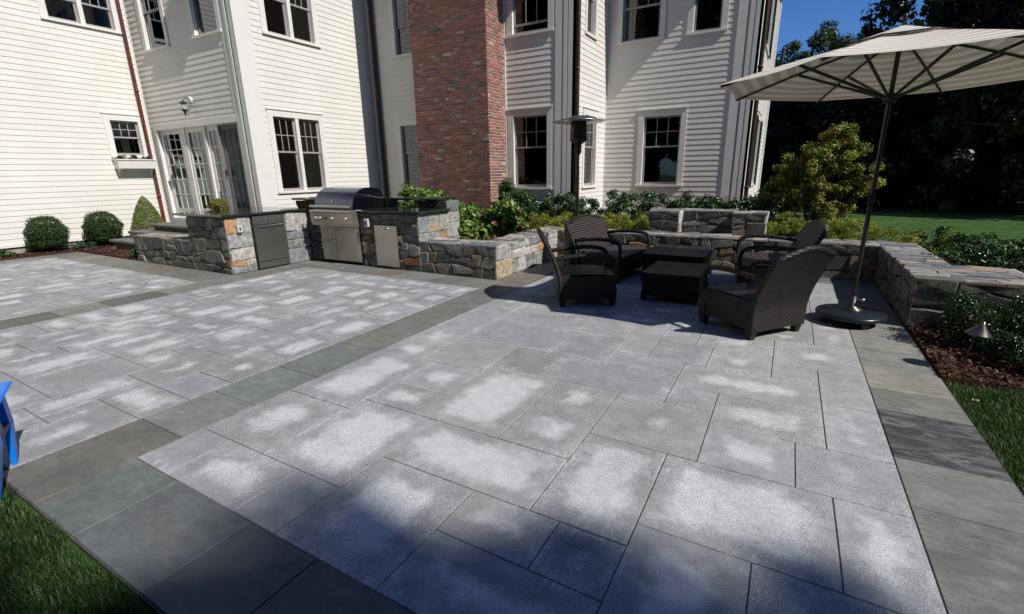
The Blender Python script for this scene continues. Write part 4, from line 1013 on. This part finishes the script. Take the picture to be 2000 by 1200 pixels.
# ------------------------------------------------------------------ foliage
def leaves(name,C,Nrm,size,cols,mat,parent=None,asp=.5,fold=True,**kw):
    """one mesh of leaf blades: C centres, Nrm leaf normals, size per leaf, cols per leaf"""
    n=len(C); C=np.asarray(C,float); Nrm=np.asarray(Nrm,float); Nrm/=np.linalg.norm(Nrm,axis=1,keepdims=True)+1e-9
    t=rng.normal(size=(n,3)); t-=Nrm*(t*Nrm).sum(1,keepdims=True); t/=np.linalg.norm(t,axis=1,keepdims=True)+1e-9
    s=np.cross(Nrm,t); size=np.broadcast_to(np.asarray(size,float),(n,))[:,None]
    L=t*size*.5; Wd=s*size*.5*asp; dr=Nrm*size*.12
    if fold:
        V=np.stack([C-L,C+Wd-L*.1+dr,C+L-dr*.6,C-Wd-L*.1+dr],1).reshape(-1,3)
        base=np.arange(n)[:,None]*4; Fc=np.concatenate([base+np.array([[0,1,2]]),base+np.array([[0,2,3]])],1).reshape(-1,3); per=2
    else:
        V=np.stack([C-L,C+Wd,C+L,C-Wd],1).reshape(-1,3); Fc=(np.arange(n)[:,None]*4+np.array([[0,1,2,3]])); per=1
    me=bpy.data.meshes.new(name); me.vertices.add(len(V)); me.vertices.foreach_set('co',V.ravel().astype(np.float32))
    k=Fc.shape[1]; me.loops.add(Fc.size); me.loops.foreach_set('vertex_index',Fc.ravel().astype(np.int32))
    me.polygons.add(len(Fc)); me.polygons.foreach_set('loop_start',(np.arange(len(Fc))*k).astype(np.int32)); me.polygons.foreach_set('loop_total',np.full(len(Fc),k,np.int32))
    me.update(calc_edges=True)
    cc=np.concatenate([np.asarray(cols,float),np.ones((n,1))],1); cc=np.repeat(cc,per*k,axis=0).astype(np.float32)
    at=me.color_attributes.new('Col','FLOAT_COLOR','CORNER'); at.data.foreach_set('color',cc.ravel())
    me.materials.append(mat); o=bpy.data.objects.new(name,me); COL.objects.link(o)
    if parent is not None: o.parent=parent
    meta(o,**kw); return o
def colmix(n,pal,var=.25,w_=None):
    pal=np.array(pal); idx=rng.choice(len(pal),n,p=(np.array(w_)/sum(w_)) if w_ else None); c=pal[idx]*(1+rng.uniform(-var,var,(n,1))); return np.clip(c,0,1)
def clumps(centre,rad,nclump,crad,nleaf,shell=.5,flat=0):
    """leaf centres and normals in clumps spread through an ellipsoid"""
    d=rng.normal(size=(nclump,3)); d/=np.linalg.norm(d,axis=1,keepdims=True); rr=rng.uniform(shell,1,(nclump,1))**.6
    cc=np.array(centre)+d*rr*np.array(rad)
    per=max(1,nleaf//nclump); q=rng.normal(size=(nclump,per,3)); q/=np.linalg.norm(q,axis=2,keepdims=True); rad_=rng.uniform(.2,1,(nclump,per,1))**.5
    cr=(crad*rng.uniform(.6,1.3,(nclump,1,1)))
    Cc=(cc[:,None,:]+q*rad_*cr*np.array([1,1,.8])).reshape(-1,3)
    Nn=(q+rng.normal(size=q.shape)*.5+np.array([0,0,.5])).reshape(-1,3); cid=np.repeat(np.arange(nclump),per)
    return Cc,Nn,cid,cc
def bush(name,label,cat,loc,rad,nclump,crad,nleaf,size,pal,mat='leaf',asp=.5,group=None,shell=.4,stems=5,wts=None,var=.25,zc_=None,bark=True):
    t=empty(name,label,cat,loc,0,group)
    cz=rad[2] if zc_ is None else zc_
    C,Nn,cid,cc=clumps((0,0,cz),rad,nclump,crad,nleaf,shell)
    tone=rng.uniform(.7,1.3,nclump)[cid][:,None]
    keep=C[:,2]>.01
    cols=colmix(len(C),pal,var,wts)*tone
    leaves('foliage',C[keep],Nn[keep],size*rng.uniform(.7,1.3,keep.sum()),np.clip(cols[keep],0,1),M[mat],t,asp)
    if bark:
        b=MB()
        for k in range(stems):
            e=cc[rng.integers(len(cc))]; m_=(e[0]*.4,e[1]*.4,e[2]*.5); b.tube([(rng.uniform(-.03,.03),rng.uniform(-.03,.03),-.02),m_,tuple(e)],[.02,.014,.006],5)
        b.build('stem',M['bark'],t)
    return t
def globe(name,label,loc,rx,rz,n,size,pal,shape='round',group=None):
    t=empty(name,label,'shrub',loc,0,group)
    d=rng.normal(size=(n,3)); d/=np.linalg.norm(d,axis=1,keepdims=True)
    k=rng.uniform(.84,1.04,(n,1)); k=np.where(rng.uniform(size=(n,1))<.035,rng.uniform(1.02,1.13,(n,1)),k); C=d*k
    if shape=='cone':
        zz_=rng.uniform(0,1,n)**1.4; an=rng.uniform(0,2*PI,n); rr=np.clip(1-zz_**1.25,0,1)**.72*(.97)*np.where(zz_<.12,.8+zz_*1.7,1)*rng.uniform(.80,1.06,n)
        C=np.stack([np.cos(an)*rr*rx,np.sin(an)*rr*rx,zz_*rz*2],1); Nn=np.stack([np.cos(an),np.sin(an),np.full(n,.5)],1)
    else:
        ph_=loc[1]*3; lump=1+.06*np.sin(d[:,0:1]*7+ph_)*np.cos(d[:,1:2]*6+ph_)+.05*np.sin(d[:,2:3]*9+ph_*2); C=C*lump*np.array([rx,rx,rz]); C[:,2]+=rz+.06; Nn=d.copy()
    Nn=Nn+rng.normal(size=(n,3))*.55
    leaves('foliage',C,Nn,size*rng.uniform(.7,1.3,n),colmix(n,pal,.3)*(.88+.24*(np.sin(C[:,0:1]*17+loc[1])*np.cos(C[:,1:2]*15)*np.sin(C[:,2:3]*19)>.12)),M['leaf'],t,.6)
    b=MB()
    for a in range(4): b.tube([(0,0,-.02),(.1*math.cos(a*1.6)*rx,.1*math.sin(a*1.6)*rx,rz*.7),(.5*math.cos(a*1.6)*rx,.5*math.sin(a*1.6)*rx,rz*1.3)],[.025,.018,.006],5)
    # dense dark twig core
    b.lathe([(.02,.1*rz),(.55*rx,.4*rz),(.74*rx,rz),(.6*rx,1.5*rz),(.02,1.75*rz)] if shape!='cone' else [(.4*rx,.1*rz),(.7*rx,.5*rz),(.55*rx,1.1*rz),(.1*rx,1.8*rz)],0,0,10)
    b.build('branches',simple('twigs',(.012,.018,.008),.95),t)
    return t
BOX=[(.035,.075,.018),(.025,.06,.015),(.05,.10,.02)]
globe('boxwood_shrub','dark green clipped boxwood ball, leftmost by the white wall',(-15.0,4.27,.02),.37,.385,9000,.035,BOX,group='clipped boxwood balls')
globe('boxwood_shrub','dark green clipped boxwood ball beside the pale cone shrub',(-15.0,5.36,.04),.38,.39,9000,.035,BOX,group='clipped boxwood balls')
globe('conical_spruce','pale green conical dwarf spruce beside the copper downspout',(-14.92,6.34,.1),.46,.56,15000,.034,[(.21,.25,.08),(.25,.27,.11),(.16,.21,.06)],'cone')
# boxwood ground plants
LOW=[(.03,.07,.02),(.05,.10,.03),(.04,.08,.02)]
for i,(X,Y,r_) in enumerate(((-14.95,3.5,.16),(-14.9,4.75,.13),(-14.88,5.0,.10),(-14.8,5.75,.14))):
    bush('bedding_plant',['leafy green bedding plant at the left edge of the mulch strip','low green bedding plant between the two boxwood balls','tiny green bedding plant close to the right boxwood ball','low green bedding plant in front of the cone shrub'][i],'plant',(X,Y,.03),(r_,r_,.10),8,.06,500,.045,LOW,stems=3)
bush('edging_plant','small green plant at the left end of the low stone wall','plant',(-11.95,4.78,.03),(.18,.14,.13),10,.07,700,.05,[(.04,.08,.03),(.06,.11,.04)],stems=4)
for i,Y in enumerate((6.2,6.48,6.78)):
    bush('window_box_plant',['left rounded plant in the window box','middle rounded plant in the window box','right rounded plant in the window box'][i],'plant',(XL+.16,Y,2.15),(.085,.085,.05),6,.04,420,.035,[(.04,.05,.04),(.03,.05,.03)],stems=2)
# potted topiary
tp=empty('potted_topiary','small yellow-green topiary plant standing behind the granite counter','potted plant',(-10.05,5.6,.44))
C,Nn,cid,cc=clumps((0,0,.66),(.21,.21,.13),30,.07,3800,.3); leaves('foliage',C,Nn,.035,colmix(len(C),[(.22,.19,.03),(.16,.17,.03),(.28,.20,.04)]),M['leaf'],tp)
b=MB(); b.tube([(0,0,.2),(.01,0,.6)],.014,6); b.build('stem',M['trim'],tp)
b=MB(); b.lathe([(0,-.44),(.11,-.44),(.15,.18),(.165,.2),(.165,.24),(.14,.24),(.13,.2),(0,.2)],0,0,20); b.build('pot',M['terracotta'],tp)
# hydrangeas behind the kitchen
HYD=[(.11,.19,.035),(.15,.24,.04),(.075,.14,.03),(.20,.27,.055),(.18,.07,.05)]
hl=['leafy green hydrangea behind the grill','green hydrangea behind the raised bar','hydrangea with red tints behind the end of the bar','hydrangea beside the brick chimney corner','low hydrangea just behind the seat wall']
for i,(X,Y,rx,rz) in enumerate(((-7.5,8.5,.45,.62),(-6.75,8.35,.55,.62),(-5.95,8.45,.5,.52),(-5.25,8.75,.45,.5),(-5.5,7.9,.45,.34))):
    bush('hydrangea_bush',hl[i],'shrub',(X,Y,.1),(rx,rx*.8,rz),34,.17,1700,.125,HYD,asp=.62,wts=[5,4,3,3,1.0],group='hydrangeas behind the outdoor kitchen',stems=9)
for i,(X,Y) in enumerate(((-5.35,7.6),(-5.0,7.9),(-4.75,8.5))):
    bush('sedum_clump',['red flowering clump near the raised bar end','red flowering clump behind the seat wall','red flowering clump beside the hydrangea'][i],'flower',(X,Y,.15),(.22,.2,.16),12,.08,900,.05,[(.28,.07,.035),(.20,.10,.04),(.06,.10,.03)],wts=[3,1,1.5],group='red flowering clumps behind the seat wall')
# laurels along the house
LAU=[(.04,.09,.028),(.055,.115,.034),(.03,.07,.026),(.10,.17,.07)]
xs=[-5.75,-5.2,-4.6,-4.05,-3.2,-2.55,-1.95,-1.35,-.8,-.2]
for i,X in enumerate(xs):
    Yv=10.45 if X<-3.5 else (10.6 if X<-2.8 else 11.0); hgt=[.50,.48,.46,.44,.48,.50,.44,.42,.42,.42][i]
    bush('laurel_shrub','glossy dark green laurel by the house, %s'%['beside the chimney','below the window right of the chimney','left of the corner boards','at the corner boards','right of the patio heater pole','left of the right wing window','below the right wing window','behind the left stone pier','behind the right stone pier','at the far right corner boards'][i],'shrub',(X,Yv,.28 if X>-5.8 else .1),(.44,.38,hgt),44,.13,3600,.07,LAU,'leaf_gloss',.42,group='laurel shrubs along the house',wts=[4,4,3,1.6],stems=8,zc_=hgt*.95)
b_=bush('climbing_plant','dark climbing plant growing up the corner of the chimney','climber',(-6.3,10.72,.2),(.16,.12,.80),26,.13,2400,.065,LAU+[(.10,.17,.03)],'leaf_gloss',.45,wts=[4,4,3,1,.8],shell=0,zc_=.85)
# golden groundcover behind the wall
GOLD=[(.27,.28,.035),(.20,.24,.03),(.33,.30,.04),(.13,.19,.03)]
gi=0
gl_=[(-5.0,8.95),(-4.7,9.35),(-4.15,9.55),(-3.6,9.5),(-3.05,9.55),(-2.65,9.6),(.1,9.55),(.55,9.6),(1.0,9.6),(1.45,9.5),(1.9,9.3)]
for i,(X,Y) in enumerate(gl_):
    bush('golden_juniper','feathery yellow-green groundcover juniper just behind the seat wall, number %d from the left'%(i+1) if False else 'feathery yellow-green juniper behind the seat wall, %s'%['nearest the hydrangeas','behind the left armchair back','left of the heater pole','behind the heater pole','right of the heater pole','beside the left stone pier','beside the right stone pier','under the yellow maple','behind the umbrella pole','at the rear corner of the wall','beyond the rear corner of the wall'][i],
         'shrub',(X,Y,.3 if Y>9.2 and X<1.2 else .12),(.46,.36,.25 if X<1.2 else .33),34,.11,4600,.036,GOLD,asp=.3,group='golden junipers behind the seat wall',stems=5)
# yellow maple
MAP=[(.23,.235,.04),(.17,.215,.035),(.27,.22,.045),(.27,.13,.05),(.09,.13,.03)]
mt=empty('maple_shrub','bushy yellow-green maple with reddish tips behind the seat wall','small tree',(.45,11.1,.2))
parts=[((.0,0,.45),(.95,.7,.40),46),((-.15,0,.95),(.85,.7,.40),46),((-.05,0,1.45),(.62,.5,.36),34),((.25,0,1.98),(.36,.3,.26),20),((-.55,.1,1.3),(.34,.34,.25),14),((.70,0,1.15),(.36,.3,.34),16),((.15,0,1.72),(.5,.3,.2),16),((-.8,0,.6),(.3,.3,.4),10)]
Cs=[];Ns=[];Ks=[]
for c_,r_,k in parts:
    C,Nn,cid,cc=clumps(c_,r_,int(k*1.2),.13,k*150,.0); Cs.append(C);Ns.append(Nn);Ks.append(rng.uniform(.5,1.4,int(k*1.2))[cid])
C=np.concatenate(Cs);Nn=np.concatenate(Ns);K=np.concatenate(Ks)[:,None]
leaves('crown',C,Nn,.046*rng.uniform(.7,1.3,len(C)),np.clip(colmix(len(C),MAP,.25,[4,4,2,1.5,3])*K,0,1),M['leaf'],mt,.7)
b=MB()
for k in range(8):
    c_=parts[k%8][0]; b.tube(smooth_pts([(0,0,-.1),(c_[0]*.3+rng.uniform(-.1,.1),rng.uniform(-.1,.1),.5),(c_[0]+rng.uniform(-.2,.2),rng.uniform(-.2,.2),c_[2]+.2)],3),[.03,.028,.025,.02,.015,.010,.006],6)
b.build('trunk',M['bark'],mt)
# laurels and groundcover right of the wall
for i,(X,Y,hh) in enumerate(((2.05,9.3,.33),(2.35,8.6,.36),(2.15,8.0,.34),(2.7,7.9,.40),(2.5,7.4,.30),(3.0,8.6,.4),(3.3,7.7,.4))):
    bush('laurel_shrub','glossy green laurel right of the seat wall, %s'%['behind the rear corner','second behind the rear corner','beside the wall top','on the lawn side of the wall','closest to the end block','towards the lawn','far right of the bed'][i],'shrub',(X,Y,.05),(.42,.38,hh),26,.13,2000,.075,LAU+[(.12,.05,.03)],'leaf_gloss',.42,group='laurel shrubs right of the seat wall',wts=[4,4,3,2,.4],stems=8)
COT=[(.02,.042,.014),(.03,.055,.018),(.045,.075,.028)]
for i,(X,Y,rx,rz) in enumerate(((1.74,5.82,.42,.24),(2.3,5.72,.5,.26),(2.95,5.45,.55,.24),(2.05,5.32,.42,.17))):
    bush('cotoneaster_shrub',['low dark shrub at the foot of the stone end block','low dark spreading shrub behind the path light','low dark spreading shrub at the right frame edge','low dark shrub trailing over the mulch'][i],'shrub',(X,Y,.0),(rx,.40,rz),60,.11,8500,.026,COT,'leaf_gloss',.6,group='low dark shrubs beside the path light',stems=8,wts=[4,3,1])

# grass blades near the camera
def blades(name,region,n,h0,h1,label=None):
    x0,x1,y0,y1,fn=region; X=rng.uniform(x0,x1,n*2); Y=rng.uniform(y0,y1,n*2); k=fn(X,Y); X=X[k][:n];Y=Y[k][:n]; n=len(X)
    H=rng.uniform(h0,h1,n); A=rng.uniform(0,2*PI,n); ln=rng.uniform(.1,.9,n)*H; W=rng.uniform(.0014,.0028,n)
    dx,dy=np.cos(A),np.sin(A); sx,sy=-dy*W,dx*W
    z=np.full(n,-.03)
    V=np.stack([np.stack([X-sx,Y-sy,z],1),np.stack([X+sx,Y+sy,z],1),np.stack([X+sx*.8+dx*ln*.35,Y+sy*.8+dy*ln*.35,z+H*.6],1),np.stack([X-sx*.8+dx*ln*.35,Y-sy*.8+dy*ln*.35,z+H*.6],1),np.stack([X+dx*ln,Y+dy*ln,z+H*.95],1)],1).reshape(-1,3)
    base=np.arange(n)[:,None]*5
    me=bpy.data.meshes.new(name); me.vertices.add(len(V)); me.vertices.foreach_set('co',V.ravel().astype(np.float32))
    idx=np.concatenate([base+np.array([[0,1,2,3]]),base+np.array([[3,2,4]])],1).ravel().astype(np.int32); me.loops.add(len(idx)); me.loops.foreach_set('vertex_index',idx)
    ls=np.stack([np.arange(n)*7,np.arange(n)*7+4],1).ravel(); lt=np.tile([4,3],n); me.polygons.add(2*n); me.polygons.foreach_set('loop_start',ls.astype(np.int32)); me.polygons.foreach_set('loop_total',lt.astype(np.int32)); me.update(calc_edges=True)
    c=colmix(n,[(.035,.08,.015),(.05,.10,.022),(.025,.06,.012),(.13,.12,.05)],.3,[4,3,3,.6]); cc=np.repeat(np.concatenate([c,np.ones((n,1))],1),7,axis=0).astype(np.float32)
    at=me.color_attributes.new('Col','FLOAT_COLOR','CORNER'); at.data.foreach_set('color',cc.ravel()); me.materials.append(M['grassm'])
    o=bpy.data.objects.new(name,me); COL.objects.link(o); meta(o,label,'grass',None,'stuff'); return o
blades('grass',(-4.6,-.6,-.6,.57,lambda X,Y: Y<.56-.02*np.sin(X*9)),80000,.03,.06,'mown green grass in the near left corner below the patio')
blades('grass',(1.25,4.2,1.2,4.78,lambda X,Y: Y<4.72+.05*np.sin(X*8)),110000,.03,.062,'mown green grass along the right border of the patio')
# mulch chips
def chips(name,regs,n,label):
    V=[];k=0;Cc=[];Nn=[]
    for (x0,x1,y0,y1,z) in regs:
        m=int(n*(x1-x0)*(y1-y0)); Cc.append(np.stack([rng.uniform(x0,x1,m),rng.uniform(y0,y1,m),np.full(m,z)+rng.uniform(.0,.03,m)],1))
    C=np.concatenate(Cc); Nn=rng.normal(size=C.shape)*.5+np.array([0,0,1])
    leaves(name,C,Nn,rng.uniform(.02,.06,len(C)),colmix(len(C),[(.11,.05,.03),(.05,.028,.018),(.18,.105,.07),(.028,.018,.013)],.3),M['chip'],None,.45,False,label=label,cat='mulch',kind='stuff')
chips('mulch_chips',[(1.25,3.2,4.74,6.2,.02),(-15.35,-14.72,1.5,7.0,.03),(-14.7,-11.8,4.68,5.1,.04)],2600,'reddish brown bark mulch in the beds beside the patio')
# fallen leaves
fl=[(-9.6,3.35),(-10.9,3.0),(-9.0,3.6),(-4.55,5.4),(-8.24,6.34),(-8.22,5.80),(-6.5,4.75),(1.35,4.35),(-12.6,2.4)]
fn=['fallen brown leaf on the far left paving beside the band','fallen leaf on the left paving near the frame edge','dark fallen leaf near the low stone wall','pale fallen leaf on the paving before the seat wall','orange fallen leaf in the grill corner of the island','orange fallen leaf at the foot of the refrigerator','orange fallen leaf in the middle field of paving','tan fallen leaf on the grass at the right border','brown fallen leaf on the far left granite field']
for (X,Y),l in zip(fl,fn):
    b=MB(); n=9; pts=[]
    for i in range(n):
        a=2*PI*i/n; rr=(.055 if i%2 else .030)*random.uniform(.8,1.2); pts.append((rr*math.cos(a),rr*math.sin(a),.006+.018*abs(math.sin(a*1.5))))
    for i in range(n): b.face([(0,0,.006),pts[i],pts[(i+1)%n]],(.40,.15,.05) if 'orange' in l else (.16,.07,.035) if 'brown' in l or 'dark' in l else (.5,.33,.2))
    o=b.build('fallen_leaf',M['chip'],label=l,cat='leaf',group='fallen leaves'); o.location=(X,Y,.0); o.rotation_euler=(0,0,random.uniform(0,6)); o.scale=(.5,.5,.6)

# ------------------------------------------------------------------ trees
def tree(name,label,loc,h,crown,nclump,crad,nleaf,size,pal,trunk_r=.25,group=None,shell=.2,wts=None,limbs=9,var=.3):
    """crown: list of (centre,radii) relative to the base"""
    t=empty(name,label,'tree',loc,0,group); Cs=[];Ns=[];Ks=[];CC=[]
    tot=sum(r_[0]*r_[1]*r_[2] for _,r_ in crown)
    for c_,r_ in crown:
        f_=r_[0]*r_[1]*r_[2]/tot; k=max(4,int(nclump*f_)); C,Nn,cid,cc=clumps(c_,r_,k,crad,int(nleaf*f_),shell); Cs.append(C);Ns.append(Nn);Ks.append(rng.uniform(.6,1.4,k)[cid]);CC.append(cc)
    C=np.concatenate(Cs);Nn=np.concatenate(Ns);K=np.concatenate(Ks)[:,None];CC=np.concatenate(CC)
    leaves('crown',C,Nn,size*rng.uniform(.6,1.4,len(C)),np.clip(colmix(len(C),pal,var,wts)*K,0,1),M['leaf'],t,.6,False)
    b=MB(); b.tube(smooth_pts([(0,0,-.3),(.1,0,h*.3),(-.1,.1,h*.6),(0,0,h*.92)],4),np.linspace(trunk_r,trunk_r*.2,13),8)
    b.build('trunk',M['bark'],t)
    b=MB()
    for k in range(limbs):
        e=CC[rng.integers(len(CC))]; z0=min(e[2]*rng.uniform(.45,.75),h*.8); b.tube(smooth_pts([(0,0,z0),(e[0]*.45,e[1]*.45,(z0+e[2])/2+.2),tuple(e)],4),np.linspace(trunk_r*.35,.02,9),6)
    b.build('limb',M['bark'],t); return t
DK=[(.020,.035,.012),(.028,.045,.014),(.015,.026,.010)]
MG=[(.045,.07,.018),(.06,.085,.02),(.03,.05,.014)]
# trees against the sky beyond the house corner
tree('oak_tree','sunlit olive green oak behind the house corner below the open sky',(.2,31,0),9,[((0,0,6.0),(2.6,2.4,2.6)),((-1.8,0,4.2),(1.8,1.8,2.2)),((1.6,.3,5.4),(1.6,1.6,1.8))],130,.42,34000,.12,MG,.22,'trees beyond the lawn')
tree('oak_tree','open crowned tree just right of the house corner oak',(3.0,32,0),9,[((0,0,6.1),(2.2,2.2,2.5)),((.8,0,3.6),(2.4,2,2.0))],100,.42,28000,.12,MG,.2,'trees beyond the lawn')
# dark woods
wl_=['dark tree behind the yellow maple','dark tree seen under the left half of the umbrella','tall dark tree overhanging the umbrella top','dark tree left of the umbrella pole','dark tree right of the umbrella pole','dark tree at the right end of the lawn','tall dark tree at the upper right corner','dark understory tree beside the house corner','deep shaded tree at the far right']
specs=[(-1.0,27,7.5,2.6),(1.6,25.5,7,2.6),(5.4,24.5,13,3.9),(3.3,27.5,8,3.0),(6.8,26,11,3.6),(9.6,25.5,11,3.8),(8.6,22.8,14,4.0),(-3.2,30,6.5,2.8),(12.5,27,12,4)]
for i,(X,Y,hh,r_) in enumerate(specs):
    if i in (0,1,7,3): cr=[((0,0,hh*.42),(r_*.9,r_*.8,hh*.33)),((.3,0,hh*.18),(r_,r_*.8,hh*.18))]
    else: cr=[((0,0,hh*.62),(r_,r_,hh*.36)),((-.3,0,hh*.3),(r_*1.0,r_,hh*.28)),((.2,-.5,hh*.12),(r_*.95,r_*.8,hh*.12))]
    tree('woodland_tree',wl_[i],(X,Y,0),hh,cr,150,.7,26000,.20,DK,.3,'dark trees beyond the lawn',shell=0)
# dense woods mass behind
nwd=60000
X=rng.uniform(-14,34,nwd); Y=rng.uniform(30,46,nwd)+np.abs(X-8)*.15; Z=rng.uniform(0,1,nwd)*(np.where(X<6,6.5,13)+1.5*np.sin(X*.9)); 
msk=~((X<5.5)&(Z>5.2+.8*np.sin(X*2)))
leaves('woodland',np.stack([X,Y,Z],1)[msk],rng.normal(size=(msk.sum(),3)),.55*rng.uniform(.6,1.3,msk.sum()),colmix(int(msk.sum()),DK,.3),M['leaf'],None,.8,False,label='deep dark woodland beyond the lawn',cat='woods',kind='stuff')
g=MB(); g.face([(-14,22.6,-.02),(40,22.6,-.02),(40,60,-.02),(-14,60,-.02)]); g.build('forest_floor',M['soilwood'],kind='structure')
# tall trees outside the frame to the right: they shade the woods and the near edge of the patio
def blob(sx_,sy_,z,r_,rz_=.5): return ((sx_+z-21.0,sy_+.12-.155*z+4.5,z),(r_,r_,rz_))
tree('shade_tree','tall leafy tree right of the patio casting shade on its near edge',(21.0,-4.5,0),24,[blob(-1.8,-.4,21.5,1.0),blob(-1.25,.1,22,1.1),blob(-.4,.6,22.2,1.0),blob(.15,.92,22.4,1.1),blob(-.5,-.9,21.6,1.5),blob(.2,-.4,21.5,1.4),blob(.2,-2.6,21.0,2.4,1),blob(-1.6,-2.2,21.0,1.6,1)],420,.42,62000,.17,DK,.45,shell=.0)
tree('shade_tree','unseen leafy tree added right of the far lawn to shade the woods',(20,24.5,0),17,[((0,0,11),(4.5,4.2,6)),((-2,0,5),(3.5,3,3.5))],200,.9,20000,.40,DK,.4,shell=.0)  # unseen, added with the next one to shade the woods
tree('shade_tree','unseen broad tree added behind the far right lawn to shade the woods',(15.5,26,0),15,[((0,0,9),(4.5,4,6)),((0,0,4),(4,3.5,3.5))],200,.9,20000,.40,DK,.4,shell=.0)
# unseen trees added around the viewer to block low southern and eastern sky light
bt=[(-17,-11,22),(-11,-13,26),(-5,-12,25),(1,-12.5,27),(7,-12,25),(13,-11,20),(-22,-7,17),(19,-8,11),(27,15,17),(27,8.5,17),(26,1,18)]
bl_=['unseen leafy tree added at the far left end of the southern row','tall unseen tree added second from the left in the southern row','unseen tree added third from the left in the southern row','tall unseen tree added straight behind the viewer','unseen tree added right of the one behind the viewer','unseen tree added second from the right in the southern row','outlying unseen tree added south of the left wing','unseen tree added at the right end of the southern row','unseen tree added east of the seat wall','low unseen tree added far east of the umbrella','low unseen tree added due east of the patio']
for i,(X,Y,hh) in enumerate(bt):
    tree('sky_blocking_tree',bl_[i],(X,Y,0),hh,[((0,0,hh*.62),(4.3,3.6,hh*.38)),((0,0,hh*.25),(3.8,3.2,hh*.25))],170,1.3,12000,.85,DK,.4,'unseen trees added around the viewer',shell=0,limbs=5)
